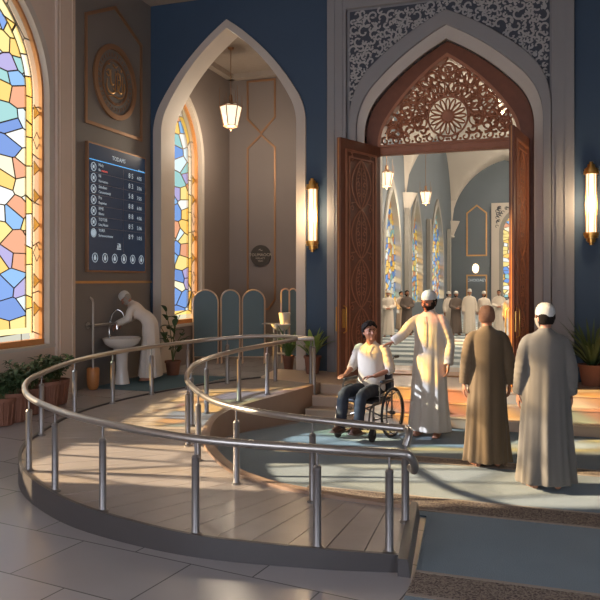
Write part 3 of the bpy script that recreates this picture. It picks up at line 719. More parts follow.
# ribs, corbels and pilasters
mb = MB()
for (x, y) in ((HX0, HYM), (HX0, HY1), (0.6, HY1)):
    mb.lathe([(0.10, -0.75), (0.22, -0.68), (0.16, -0.55), (0.3, -0.2), (0.55, 0.35)], c=(x, y, 5.5), n=16)
struct('trim_3', mb, M['vault'], smooth=True)
mb = MB()
for y in (HYM, 25.9, 38.2, 46.2): mb.box((HX0 + 0.12, y, 2.6), (0.2, 0.5, 5.2))
mb.box((0.6, HYM, 2.7), (0.7, 0.7, 5.4))
struct('trim_4', mb, M['hallstone'])
def hall_window(name, cfg, fr_, sgnd):
    c, w, z0, zs, rise = cfg; s = MB(); band(s, win_loop(c, w + 0.22, z0 - 0.2, zs, rise + 0.35), win_loop(c, w - 0.05, z0, zs, rise - 0.06), lambda a, z, d: fr_(a, z, d - 0.08), 0.3)
    o = struct(name, s, M['hallstone'], smooth=True)
    obj('glass', MB().poly(win_loop(c, w, z0, zs, rise), [], lambda a, z, d: fr_(a, z, d + 0.16), 0.03), M['glass3'], o, smooth=False)
k = 4
for c in HW:
    hall_window('window_%d' % k, c, frY(HX0), 1); k += 1
    hall_window('window_%d' % k, c, frY(HX1, 1), 1); k += 1  # unseen glowing windows added to bring light into the hall
hall_window('window_%d' % k, BWN, frX(HY1), 1)
hp = MB().poly([(-3.55, 0), (0.35, 0), (0.35, 6.95), (-3.55, 6.95)], [hw(BWN[0], BWN[1] + 0.2, 0.0, 5.0, 1.75)], frX(HY1 - 0.14), 0.14)
o = tag(obj('hall_window_surround', hp, M['vault'], smooth=False), 'pale rectangular lattice surround of the far stained glass window in the hall', 'window surround')
m = MB(); r2 = random.Random(5)
for k in range(420):
    x, z = r2.uniform(-3.2, 0.0), r2.uniform(4.6, 6.7); q = arch_z(arch(BWN[0], BWN[1] + 0.35, 5.0, 1.9), x)
    if q is not None and z < q + 0.1: continue
    r = 0.09; m.tube([(x + r * math.cos(a), HY1 - 0.15, z + r * math.sin(a)) for a in [i * 0.9 for i in range(6)]], 0.02, n=4)
obj('carved_scrollwork', m, M['ground'], o)
f = frX(HY1)
m = MB(); strip(m, [(-5.10, 3.6), (-3.87, 3.6), (-3.87, 6.35), (-4.48, 6.85), (-5.10, 6.35)], 0.09, 0.03, f)
tag(obj('wall_panel_moulding', m, M['gold'], smooth=False), 'gold pointed outline panel on the far blue hall wall above the oval lamp', 'wall moulding')
m = MB(); strip(m, [(-5.10, 0.3), (-3.87, 0.3), (-3.87, 2.3), (-5.10, 2.3)], 0.09, 0.03, f)
tag(obj('wall_panel_moulding', m, M['gold'], smooth=False), 'gold rectangular outline panel on the far hall wall below the oval lamp', 'wall moulding')
m = text_mb('CHOOAEY', 0.26, (-4.48, HY1 - 0.02, 1.98), (1, 0, 0), (0, 0, 1)); tag(obj('wall_lettering', m, M['ink'], smooth=False), 'small white lettering at the top of the lower gold panel on the far hall wall', 'sign')
ol = thing('oval_wall_lamp', 'glowing oval lamp on the far hall wall between the two gold panels', 'wall lamp', (-4.55, HY1, 2.75))
obj('lamp_shade', MB().ell((0, -0.1, 0), (0.20, 0.1, 0.30)), M['bulb'], ol); obj('back_plate', MB().ell((0, -0.02, 0), (0.24, 0.03, 0.34)), M['gold'], ol)
# carpet rows in the hall
hcp = thing('hall_carpet', 'blue hall carpet with pale prayer rows under the far worshippers', 'carpet', (0.6, 30, 0))
obj('field', MB().box((0.6, 32.0, 0.003), (13.2, 31.4, 0.006)), M['carpet'], hcp, smooth=False, world=True)
for k in range(24): obj('prayer_row', MB().box((0.6, 16.9 + k * 1.28, 0.008), (13.2, 0.62, 0.008)), M['rowlt'], hcp, smooth=False, world=True)
# ------------------------------------------------------------------ platform, steps, ramp
st = thing('entrance_steps', 'three broad pale stone steps up to the landing in front of the doorway', 'steps', (-1.0, 10.5, 0))
m = MB().poly([(-3.34, 10.52), (3.25, 10.52), (3.25, 12.04), (-0.3, 12.04), (-0.3, 13.3), (-2.9, 13.3), (-2.9, 12.04), (-4.6, 12.04), (-4.45, 10.88)], [], lambda a, b, d: Vector((a, b, 0.42 - d)), 0.42)
obj('landing', m, M['steptile'], st, smooth=False, world=True)
for i, (y0, z) in enumerate(((9.88, 0.14), (10.2, 0.28), (10.5, 0.42))):
    m = MB().box((-0.04, (y0 + 10.52) / 2, z / 2), (6.56, 10.52 - y0 + 0.001, z)); obj('step', m, M['steptile'], st, smooth=False, world=True)
    m = MB().box((-0.04, y0 + 0.02, z + 0.004), (6.56, 0.06, 0.026)); obj('step_nosing', m, M['rowstone'], st, smooth=False, world=True, bevel=0.006, label='paler rounded stone nosing')
m = MB().box((-1.6, 13.45, 0.14), (2.6, 0.3, 0.28)); m.box((-1.6, 13.75, 0.07), (2.6, 0.3, 0.14)); obj('step', m, M['steptile'], st, smooth=False, world=True)

OUT = [(-0.95, 4.93, .10), (-1.55, 4.80, .12), (-2.45, 4.72, .14), (-3.37, 4.88, .17), (-4.03, 5.16, .19), (-4.70, 5.63, .20), (-5.22, 6.23, .22), (-5.48, 6.79, .24), (-5.75, 7.78, .27), (-5.72, 8.65, .30), (-5.5, 9.38, .33), (-5.2, 9.92, .36), (-4.87, 10.42, .39), (-4.41, 10.86, .42)]
INN = [(-1.10, 6.0, .10), (-1.6, 6.0, .115), (-2.1, 6.06, .125), (-2.55, 6.2, .135), (-3.0, 6.5, .15), (-3.57, 7.18, .19), (-3.85, 7.75, .23), (-3.97, 8.2, .27), (-3.94, 8.6, .31), (-3.8, 8.98, .35), (-3.6, 9.4, .385), (-3.44, 9.93, .41), (-3.36, 10.52, .42)]
NS = 216
def monot(P):
    return P
outc = resample(catmull(OUT, 10), NS); innc = resample(catmull(INN, 10), NS)
rp = thing('access_ramp', 'curved ramp of planks with dark curb, sweeping from the front up to the landing', 'ramp', (-4.6, 7.5, 0))
dk, gv = MB(), MB(); PL = 6
for i in range(0, NS, PL):
    a = outc[i].lerp(outc[i + 1], 0.12); b = innc[i].lerp(innc[i + 1], 0.12)
    ro = [a] + [outc[j] for j in range(i + 1, i + PL)] + [outc[i + PL]]; ri = [b] + [innc[j] for j in range(i + 1, i + PL)] + [innc[i + PL]]
    ro[-1] = outc[i + PL - 1].lerp(outc[i + PL], 0.93); ri[-1] = innc[i + PL - 1].lerp(innc[i + PL], 0.93)
    n = len(ro); vs = [p for p in ro] + [p for p in ri] + [p - Vector((0, 0, .03)) for p in ro] + [p - Vector((0, 0, .03)) for p in ri]; fs = []
    for j in range(n - 1):
        fs += [(j, j + 1, n + j + 1, n + j), (2 * n + j, 3 * n + j, 3 * n + j + 1, 2 * n + j + 1), (j, 2 * n + j, 2 * n + j + 1, j + 1), (n + j, n + j + 1, 3 * n + j + 1, 3 * n + j)]
    fs += [(0, n, 3 * n, 2 * n), (n - 1, 3 * n - 1, 4 * n - 1, 2 * n - 1)]
    dk.add(vs, fs)
obj('deck_planks', dk, M['deck'], rp, smooth=False, world=True)
dz = Vector((0, 0, .018)); vs = []; fs = []
for i in range(NS + 1): vs += [outc[i] - dz, innc[i] - dz, Vector((innc[i].x, innc[i].y, -0.02)), Vector((outc[i].x, outc[i].y, -0.02))]
for i in range(NS):
    for k in range(4): fs.append((i * 4 + k, i * 4 + (k + 1) % 4, i * 4 + 4 + (k + 1) % 4, i * 4 + 4 + k))
fs += [(0, 1, 2, 3), tuple(NS * 4 + k for k in (3, 2, 1, 0))]
gv.add(vs, fs); obj('ramp_body', gv, M['curb'], rp, smooth=False, world=True)
def side_normal(C, i, s):
    t = (C[min(NS, i + 1)] - C[max(0, i - 1)]); t.z = 0; t.normalize(); return Vector((-t.y, t.x, 0)) * s
def curb(C, s, w, up, name, mt, zb=None):
    mb = MB(); rings = []
    for i in range(NS + 1):
        nrm = side_normal(C, i, s); a = C[i] - nrm * w * 0.25; b = C[i] + nrm * w * 0.75
        rings.append([Vector((a.x, a.y, C[i].z + up)), Vector((b.x, b.y, C[i].z + up)), Vector((b.x, b.y, -0.01 if zb is None else C[i].z - zb)), Vector((a.x, a.y, -0.01 if zb is None else C[i].z - zb))])
    mb.loft(rings); obj(name, mb, mt, rp, world=True)
# travelling from the front end the outer edge turns right-handed: outward normal sign +1 / -1 chosen by test
so = -1 if side_normal(outc, NS // 2, 1).x > 0 else 1
curb(outc, so, 0.03, 0.022, 'outer_curb', M['curb'])
curb(innc, -so, 0.10, 0.028, 'inner_curb', M['innerwall'])
a, b = outc[0], innc[0]
m = MB().loft([[a + Vector((-.02, -0.09, .022)), a + Vector((.05, -.09, .022)), a + Vector((.07, -.09, -.11)), a + Vector((-.02, -.09, -.11))], [b + Vector((-.02, .10, .028)), b + Vector((.05, .10, .028)), b + Vector((.07, .10, -.11)), b + Vector((-.02, .10, -.11))]])
obj('end_curb', m, M['curb'], rp, smooth=False, world=True)

# handrails
def post(par, p, ztop, r=0.029):
    m = MB(); h = ztop - p.z
    m.lathe([(0.001, 0), (0.048, 0), (0.048, 0.012), (r + .004, 0.02), (r, 0.03), (r, h - 0.12), (r + 0.002, h - 0.115), (r * 0.7, h - 0.098), (0.009, h - 0.095), (0.009, h)], c=(p.x, p.y, p.z), n=16)
    obj('post', m, M['steelpost'], par, world=True)
def rail(par, pts, r=0.030):
    m = MB().tube(pts, r, n=14); obj('top_rail', m, M['steel'], par, world=True)
H = 0.70
def offs(C, i, s, d):
    nrm = side_normal(C, i, s); return C[i] - nrm * d
def nearest(C, x, y, s, d):
    return min(range(NS + 1), key=lambda i: (offs(C, i, s, d).x - x) ** 2 + (offs(C, i, s, d).y - y) ** 2)
# outer
ho = thing('handrail', 'outer steel handrail sweeping round the left edge of the ramp to the foreground', 'handrail', (-4.6, 6.5, 0))
pts = []
for i in range(0, NS - 20, 3): p = offs(outc, i, so, 0.04); pts.append(p + Vector((0, 0, H)))
c0 = pts[-1]
tail = catmull([pts[-1], (-4.55, 10.42, 1.11), (-4.15, 10.62, 1.12), (-3.75, 10.55, 1.12), (-3.36, 10.36, 1.12)], 6)
p0 = pts[0]
head_ = [p0 + Vector((.00, .30, -.17)), p0 + Vector((.035, .22, -.165)), p0 + Vector((.06, .13, -.13)), p0 + Vector((.065, .07, -.08)), p0 + Vector((.055, .02, -.03)), p0 + Vector((.03, .0, -.003))]
p0s = [p for p in catmull(head_, 3)]
rail(ho, p0s + pts + tail[1:])
for (x, y) in ((-1.05, 4.95), (-1.55, 4.85), (-2.45, 4.77), (-3.35, 4.95), (-4.0, 5.22), (-4.62, 5.65), (-5.40, 6.85), (-5.65, 7.8), (-5.65, 8.6), (-5.45, 9.3), (-5.15, 9.85)):
    if (x, y) == (-1.05, 4.95): continue
    i = nearest(outc, x, y, so, 0.06); p = offs(outc, i, so, 0.04); post(ho, p, p.z + H - 0.02)
for (x, y) in ((-4.72, 10.25), (-4.06, 10.6), (-3.40, 10.38)): post(ho, Vector((x, y, 0.40)), 1.10)
i = nearest(outc, -1.06, 4.9, so, .06); p = offs(outc, i, so, .06); post(ho, p, p.z + H - 0.02)
# inner
hi = thing('handrail', 'inner steel handrail curling round the carpeted well in front of the steps', 'handrail', (-3.2, 7.5, 0))
si = -so; pts = []
for i in range(0, NS - 6, 3): p = offs(innc, i, si, 0.19); pts.append(p + Vector((0, 0, H)))
p0 = pts[0]; rail(hi, catmull([p0 + Vector((.03, -.16, -.10)), p0 + Vector((.05, -.13, -.02)), p0 + Vector((.04, -.07, 0.0)), p0 + Vector((.0, 0, .0))], 4)[:-1] + pts + [Vector((-3.42, 10.30, 1.12)), Vector((-3.34, 10.33, 1.12))])
for (x, y) in ((-1.88, 5.85), (-2.68, 6.08), (-3.35, 6.65), (-3.74, 7.1), (-4.02, 7.85), (-4.06, 8.4), (-3.93, 9.0), (-3.72, 9.5)):
    i = nearest(innc, x, y, si, 0.19); p = offs(innc, i, si, 0.19); post(hi, p, p.z + H - 0.02)
post(hi, Vector((-3.32, 10.28, 0.28)), 1.10)
p = p0 + Vector((.03, -.17, 0)); post(hi, Vector((p.x, p.y, 0.10)), 0.74, 0.031)

# ------------------------------------------------------------------ carpets on the hall floor
cp = thing('prayer_carpet', 'blue grey prayer carpet with patterned borders under the standing men', 'carpet', (0, 7, 0))
m = MB(); P = [(-0.86, 3.9), (3.2, 3.9), (3.2, 9.86), (-3.3, 9.86), (-3.3, 9.5), (-3.8, 8.6), (-3.8, 8.0), (-3.45, 7.2), (-2.9, 6.55), (-2.3, 6.15), (-0.98, 6.12), (-0.86, 4.9)]
m.poly(P, [], lambda a, b, d: Vector((a, b, 0.014 - d)), 0.012); obj('field', m, M['carpet'], cp, smooth=False, world=True)
for (y, w, x0) in ((8.03, 0.20, -3.4), (6.45, 0.34, -2.2), (4.74, 0.34, -0.86)):
    m = MB().box(((x0 + 3.2) / 2, y, 0.014), (3.2 - x0, w, 0.006)); obj('border', m, M['border'], cp, smooth=False, world=True)
    for s in (-1, 1): obj('border_line', MB().box(((x0 + 3.2) / 2, y + s * (w / 2 + 0.02), 0.015), (3.2 - x0, 0.035, 0.007)), M['borderline'], cp, smooth=False, world=True)
    0 and obj('border_line', m, M['borderline'], cp, smooth=False, world=True)
m = MB()
m.add([(-7.0, 10.0, .258), (-5.75, 10.0, .258), (-5.45, 11.9, .262), (-7.0, 11.9, .262), (-7.0, 10.0, .250), (-5.75, 10.0, .250), (-5.45, 11.9, .252), (-7.0, 11.9, .252)], [(0, 1, 2, 3), (7, 6, 5, 4), (0, 4, 5, 1), (1, 5, 6, 2), (2, 6, 7, 3), (3, 7, 4, 0)])
tag(obj('ablution_mat', m, M['mat'], smooth=False), 'teal mat on the floor under the pedestal sink and the washing man', 'mat')

# ------------------------------------------------------------------ wall lamps and pendants
def sconce(label, x, z):
    s = thing('wall_sconce', label, 'wall lamp', (x, 12.04, z), group=None)
    m = MB().box((0, -0.02, 0), (0.14, 0.04, 1.14)); obj('back_plate', m, M['brass'], s, smooth=False, bevel=0.005)
    m = MB().lathe([(0.001, -0.46), (0.070, -0.46), (0.070, 0.46), (0.001, 0.46)], c=(0, -0.12, 0), n=20); obj('glass_tube', m, M['lamp'], s)
    for sg in (-1, 1):
        m = MB(); m.lathe([(0.001, 0), (0.112, 0), (0.112, 0.05), (0.10, 0.055), (0.10, 0.085), (0.06, 0.09), (0.055, 0.15), (0.03, 0.155), (0.03, 0.19), (0.001, 0.19)], n=20, M=Matrix.Translation((0, -0.12, sg * 0.445)) @ Matrix.Scale(sg, 4, (0, 0, 1)))
        obj('end_cap', m, M['brass'], s)
    for k in range(6):
        a = k * math.pi / 3; m = MB(); m.box((0.078 * math.cos(a), -0.12 + 0.078 * math.sin(a), 0), (0.010, 0.010, 0.9))
        obj('cage_bar', m, M['brass'], s, smooth=False)
    l = bpy.data.lights.new('sconce_light', 'POINT'); l.energy = 18; l.color = (1, .72, .42); l.shadow_soft_size = 0.12
    lo = bpy.data.objects.new('sconce_light', l); COL.objects.link(lo); lo.parent = s; lo.location = (0, -0.42, 0)
    return s
sconce('brass cylinder wall sconce on the blue wall between the alcove arch and the doorway', -3.88, 3.12)
sconce('brass cylinder wall sconce on the dark wall right of the doorway', 0.60, 3.17)

def pendant(loc, ztop, label, s=1.0, group=None, watts=60):
    p = thing('pendant_lantern', label, 'pendant lamp', loc, group=group)
    n = 6
    def hexr(r, z): return [Vector((r * math.cos(2 * math.pi * (i + .5) / n), r * math.sin(2 * math.pi * (i + .5) / n), z)) * s for i in range(n)]
    m = MB().loft([hexr(0.15, -0.24), hexr(0.245, 0.18), hexr(0.20, 0.22)]); obj('lamp_glass', m, M['lamp'], p, smooth=False)
    m = MB()
    for i in range(n):
        a = hexr(0.155, -0.25)[i]; b = hexr(0.25, 0.18)[i]; c = hexr(0.25, 0.62 if i % 2 else 0.45)[i]
        m.tube([a, b], 0.013 * s, n=6); m.tube([b, c], [0.008 * s, 0.003 * s], n=6)
    for (r, z, w) in ((0.155, -0.25, .014), (0.252, 0.19, .014)): m.tube(hexr(r, z), w * s, n=6, closed=True)
    obj('cage', m, M['bronze'], p)
    m = MB().lathe([(0.001, -0.36), (0.015, -0.35), (0.03, -0.31), (0.02, -0.29), (0.10, -0.27), (0.16, -0.25), (0.001, -0.25)], n=16)
    m.lathe([(0.24, 0.19), (0.12, 0.26), (0.05, 0.30), (0.04, 0.42), (0.02, 0.46), (0.001, 0.46)], n=6, close=False); m.v = [tuple(Vector(v) * s) for v in m.v]
    obj('finial', m, M['bronze'], p)
    m = MB().tube([(0, 0, 0.44 * s), (0, 0, ztop - loc[2])], 0.008 * s, n=6); m.lathe([(0.001, 0), (0.07, 0), (0.05, -0.04), (0.001, -0.05)], c=(0, 0, ztop - loc[2]), n=14); obj('rod', m, M['bronze'], p)
    l = bpy.data.lights.new('lantern_light', 'POINT'); l.energy = watts; l.color = (1, .84, .64); l.shadow_soft_size = 0.25
    lo = bpy.data.objects.new('lantern_light', l); COL.objects.link(lo); lo.parent = p; lo.location = (0, 0, -0.6 * s)
    return p
pendant((-6.22, 13.68, 5.40), 6.79, 'glowing six sided pendant lantern hanging in the arched alcove', 0.92, watts=50)
pendant((-5.1, 23.6, 5.35), vz(-5.1, 23.6), 'pendant lantern nearest the left door leaf in the hall, half hidden by it', 1.0, watts=110)
pendant((-4.84, 30.0, 5.43), vz(-4.84, 30), 'pendant lantern hanging under the hall vault right of the left door leaf', 1.0, watts=110)
for i, (x, y, lab) in enumerate(((-1.4, 24.0, 'added unseen lantern brightening the middle of the hall near the doors'), (3.4, 24.0, 'added unseen lantern brightening the right of the hall near the doors'), (1.6, 41.0, 'added unseen lantern brightening the far end of the hall'), (4.2, 40.0, 'added unseen lantern brightening the far right end of the hall'))):
    pendant((x, y, 7.6), vz(x, y), lab, 1.0, watts=520)  # extra lanterns added out of view to brighten the hall
dl = thing('downlight', 'small round recessed downlight in the alcove ceiling', 'ceiling light', (-5.15, 13.6, 6.79))
obj('glow', MB().lathe([(0.001, -0.012), (0.075, -0.012), (0.075, 0.0), (0.001, 0)], n=20), M['bulb'], dl); obj('rim', MB().lathe([(0.075, -0.015), (0.10, -0.012), (0.105, 0), (0.075, 0)], n=20, close=False), M['steel'], dl)

# ------------------------------------------------------------------ sinks, bar, screens
def tap(mb, x, y, z):
    mb.tube(catmull([(x, y, z), (x, y, z + .16), (x + .05, y, z + .24), (x + .13, y, z + .22), (x + .15, y, z + .14)], 5), 0.012, n=8)
    mb.lathe([(0.001, 0), (0.03, 0), (0.026, .03), (0.014, .05), (0.001, .05)], c=(x, y, z), n=12)
s = thing('pedestal_sink', 'pale pedestal wash basin against the charcoal wall in front of the washing man', 'sink', (-6.80, 10.55, 0.255))
m = MB().lathe([(0.001, .58), (0.09, .585), (0.20, .62), (0.28, .68), (0.315, .75), (0.325, .775), (0.30, .78), (0.27, .74), (0.18, .69), (0.001, .67)], n=32, sx=0.95, sy=1.12); obj('basin', m, M['ceramic'], s)
m = MB().lathe([(0.001, 0), (0.135, 0), (0.125, .05), (0.095, .25), (0.10, .5), (0.15, .60), (0.001, .62)], n=24); obj('pedestal', m, M['ceramic'], s)
m = MB(); tap(m, -0.24, 0.0, 0.775); obj('tap', m, M['chrome'], s)
g = thing('grab_bar', 'horizontal steel grab bar fixed to the charcoal wall above the pedestal sink', 'grab bar', (XL, 10.5, 1.26))
m = MB().tube([(0.10, -0.48, 0), (0.10, 0.62, 0)], 0.022, n=12); obj('bar', m, M['steel'], g)
for y in (-0.44, 0.58):
    m = MB(); m.tube([(0.0, y, 0), (0.10, y, 0)], 0.018, n=10); m.lathe([(0.001, 0), (0.055, 0), (0.055, 0.012), (0.001, 0.012)], n=16, M=Matrix.Translation((0, y, 0)) @ Mr)
    obj('wall_mount', m, M['steel'], g)
m = MB().tube(catmull([(0.02, .18, .06), (0.06, .18, .20), (0.14, .2, .27), (0.22, .24, .22), (0.24, .26, .1)], 5), 0.012, n=8); m.lathe([(0.001, 0), (0.03, 0), (0.03, .015), (0.001, .015)], n=12, M=Matrix.Translation((0, .18, .05)) @ Mr)
tag(obj('wall_tap', m, M['chrome']), 'curved chrome wall tap arching over the grab bar at the sink', 'tap').location = (XL, 10.5, 1.22)
b = thing('pole_holder', 'slim pale pole with bent top standing in a honey wood cup left of the sink', 'pole stand', (-6.90, 9.88, 0.25))
m = MB().lathe([(0.001, 0), (0.055, 0), (0.085, .04), (0.10, .16), (0.10, .33), (0.085, .35), (0.001, .34)], n=16); obj('cup', m, M['honey'], b)
m = MB().tube([(0, 0, .33), (0, 0, 1.38), (0.0, -.02, 1.44), (-.02, -.06, 1.47)], 0.019, n=10); obj('pole', m, M['steel'], b)

def arch_screen(label, x, y, w, h, leg=0.14, rz=0.0):
    s = thing('privacy_screen', label, 'folding screen', (x, y, 0.25), rz)
    lp = [(-w / 2, leg)] + arch(0, w / 2, h - w / 2, w / 2 * 1.0001, 8) + [(w / 2, leg)]
    m = MB().poly([(a * 0.97, z) for a, z in lp], [], lambda a, z, d: Vector((a, d - 0.01, z)), 0.02); obj('fabric_panel', m, M['screen'], s, smooth=False)
    m = MB().tube([(p[0], 0, p[1]) for p in lp], 0.018, n=8, closed=True); obj('frame', m, M['rose'], s)
    for q in (-1, 1):
        m = MB().tube([(q * (w / 2 - 0.01), 0, leg + 0.1), (q * (w / 2 - 0.0), 0, 0.0)], 0.014, n=8); m.tube([(q * (w / 2 - .01), -0.10, 0.01), (q * (w / 2 - .01), 0, leg), (q * (w / 2 - .01), 0.10, 0.01)], 0.010, n=6)
        obj('leg', m, M['rose'], s)
    return s
D0 = 15.2
def at(px, D, z=0):  # world point on the pixel column px at camera depth D
    u = (px - 300) / 725; return (D * (-.3256 + .9455 * u), D * (.9455 + .3256 * u))
for (px0, px1, lab) in ((193, 218.5, 'leftmost and widest of the three grey arched privacy screens in the alcove'), (221, 240, 'narrow middle one of the three grey arched privacy screens in the alcove'), (242, 265, 'right one of the three grey arched privacy screens in the alcove, below the round sign')):
    a = at(px0, D0); b = at(px1, D0); w = math.hypot(a[0] - b[0], a[1] - b[1]); arch_screen(lab, (a[0] + b[0]) / 2, (a[1] + b[1]) / 2, w * 0.97, 1.54, rz=R_(19))
for (px, lab) in ((285.5, 'slim pale arched screen at the right end of the alcove behind the wash basins'), (293, 'second slim arched screen, partly hidden by the right side of the arch')):
    a = at(px, 15.3); arch_screen(lab, a[0], a[1], 0.17, 1.56, rz=R_(19))
tb = at(281, 14.3)
s = thing('basin_stand', 'small white wash basin on a slim stand at the right of the alcove', 'sink', (tb[0], tb[1], 0.25))
m = MB().lathe([(0.001, .74), (0.08, .745), (0.16, .80), (0.20, .88), (0.19, .885), (0.14, .82), (0.001, .79)], n=24); obj('basin', m, M['ceramic'], s)
m = MB()
for (x, y) in ((-.11, -.1), (.11, -.1), (-.11, .1), (.11, .1)): m.tube([(x * 1.1, y * 1.1, 0), (x, y, .80)], 0.013, n=8)
m.box((0, 0, .30), (.24, .22, .015)); obj('stand', m, M['steel'], s)
m = MB().box((-.22, 0.0, .885), (.30, .18, .02)); obj('side_shelf', m, M['steel'], s)
s = thing('white_pot', 'white tapered pot standing on the rim of the small alcove basin stand', 'pot', (tb[0] + 0.07, tb[1] + .02, 0.25 + 0.885))
obj('vessel', MB().lathe([(0.001, 0), (0.085, 0), (0.12, .22), (0.11, .22), (0.08, .03), (0.001, .03)], n=20), M['ceramic'], s)

# ------------------------------------------------------------------ plants
def leafblade(mb, base, az, L, el0, droop, w, n=6, fold=0.3):
    pts = []; p = Vector(base); el = el0
    for i in range(n + 1):
        pts.append(p.copy()); p = p + Vector((math.cos(az) * math.cos(el), math.sin(az) * math.cos(el), math.sin(el))) * (L / n); el -= droop / n
    sd_ = Vector((-math.sin(az), math.cos(az), 0)); vs = []; fs = []
    for i, q in enumerate(pts):
        t = i / n; ww = w * (math.sin(math.pi * (0.12 + 0.88 * t)) ** 0.8) if t < 1 else 0.001
        vs += [q - sd_ * ww + Vector((0, 0, fold * ww)), q, q + sd_ * ww + Vector((0, 0, fold * ww))]
    for i in range(n):
        for k in (0, 1): fs.append((i * 3 + k, i * 3 + k + 1, i * 3 + 4 + k, i * 3 + 3 + k))
    mb.add(vs, fs)
def pot(p, r, h, mt, slats=False):
    m = MB().lathe([(0.001, 0), (r * .74, 0), (r * .98, h * .86), (r * 1.08, h * .87), (r * 1.08, h), (r * .95, h), (r * .92, h * .86), (0.001, h * .84)], n=24); obj('pot', m, mt, p)
    if slats:
        m = MB()
        for k in range(14):
            a = 2 * math.pi * k / 14; m.tube([(r * .77 * math.cos(a), r * .77 * math.sin(a), .01), (r * .99 * math.cos(a), r * .99 * math.sin(a), h * .85)], 0.012, n=5)
        obj('pot_rib', m, mt, p)
    obj('soil', MB().lathe([(0.001, h * .93), (r * .94, h * .91), (r * .9, h * .85), (0.001, h * .85)], n=18), M['soil'], p)
def bushy(label, x, y, z, seed, hp=0.36, r=0.17, H=0.42, mt='leafd', n=150, group=None):
    rr = random.Random(seed); p = thing('potted_plant', label, 'potted plant', (x, y, z), rr.uniform(0, 6), group); pot(p, r, hp, M['terra'], True)
    st_ = MB(); lf = MB()
    for k in range(16):
        az = rr.uniform(0, 6.28); L = rr.uniform(.55, 1.0) * H; el = rr.uniform(.7, 1.45); sx = math.cos(az) * math.cos(el); sy = math.sin(az) * math.cos(el)
        P = catmull([(sx * .05, sy * .05, hp * .9), (sx * L * .5, sy * L * .5, hp + L * .5), (sx * L * 1.1, sy * L * 1.1, hp + L * .9 * math.sin(el))], 4); st_.tube(P, 0.005, n=5)
        for q in range(n // 16):
            b_ = P[rr.randrange(2, len(P))]; leafblade(lf, b_, rr.uniform(0, 6.28), rr.uniform(.07, .13), rr.uniform(-.2, 1.0), rr.uniform(.5, 1.5), rr.uniform(.016, .03), n=4)
    obj('stem', st_, M['stem'], p); obj('foliage', lf, M[mt], p); return p
labs = ['potted leafy plant at the far left edge under the stained glass window', 'second potted leafy plant from the left edge under the large window', 'bushy potted plant in the middle of the row under the large window sill', 'potted plant nearest the sill corner behind the left bend of the handrail', 'rightmost potted plant of the row, beside the tan pilaster']
for i, px in enumerate((3, 17, 31, 45, 57)):
    u = (px - 300) / 725; D = 6.78 / (.3256 - .9455 * u) if px != 17 else 6.70 / (.3256 - .9455 * u); y = D * (.9455 + .3256 * u)
    bushy(labs[i], -6.78 + (0.05 if i % 2 else 0), y, fz(-6.8, y) + 0.003, 20 + i, hp=0.36 + 0.03 * (i % 2), r=0.165, H=0.40 + .05 * (i % 3), n=260, group=None)
def bladeplant(label, x, y, z, seed, hp, r, L, mt, n=26, w=.03, el=(0.9, 1.5), sc_=1):
    rr = random.Random(seed); p = thing('potted_plant', label, 'potted plant', (x, y, z)); pot(p, r, hp, M['terra'])
    lf = MB()
    for k in range(n):
        az = rr.uniform(0, 6.28); leafblade(lf, (math.cos(az) * r * .2, math.sin(az) * r * .2, hp * .88), az, L * rr.uniform(.6, 1.0), rr.uniform(*el), rr.uniform(.3, 1.2), w * rr.uniform(.7, 1.1), n=7)
    obj('foliage', lf, M[mt], p); return p
a = at(312.5, 12.25); bladeplant('bright green broad leaf plant in a terracotta pot on the landing beside the doorway', a[0], a[1], 0.42, 5, 0.30, 0.14, 0.62, 'leaf2', 26, .045)
a = at(592, 10.85); bladeplant('dark feathery potted plant in shadow on the landing right of the grey robed man', a[0], a[1], 0.42, 6, 0.32, 0.19, 0.95, 'leafd', 60, .022, (0.7, 1.5))
a = at(288.5, 14.1); bladeplant('low green plant in the alcove beside the small wash basin stand', a[0], a[1], 0.25, 8, 0.28, 0.11, 0.80, 'leaf', 34, .026)
# tall jointed plant by window_2
a = at(173, 13.3); p = thing('potted_plant', 'tall plant with round paddle leaves in a terracotta pot below the small stained glass window', 'potted plant', (a[0], a[1], 0.253)); pot(p, 0.14, 0.27, M['terra'])
st_ = MB(); lf = MB(); rr = random.Random(3)
for k in range(7):
    az = 0.9 * k; L = (0.35, .55, .75, .9, .62, .45, .8)[k]; tip = (math.cos(az) * .22, math.sin(az) * .22, .27 + L); st_.tube(catmull([(0, 0, .22), (math.cos(az) * .06, math.sin(az) * .06, .27 + L * .5), tip], 4), 0.008, n=6)
    for q in range(4): 
        t = .45 + .18 * q; leafblade(lf, (tip[0] * t, tip[1] * t, .27 + L * t), rr.uniform(0, 6.28), .20, rr.uniform(.2, 1.2), 1.0, .055, n=6)
obj('stem', st_, M['stem'], p); obj('foliage', lf, M['leafd'], p)
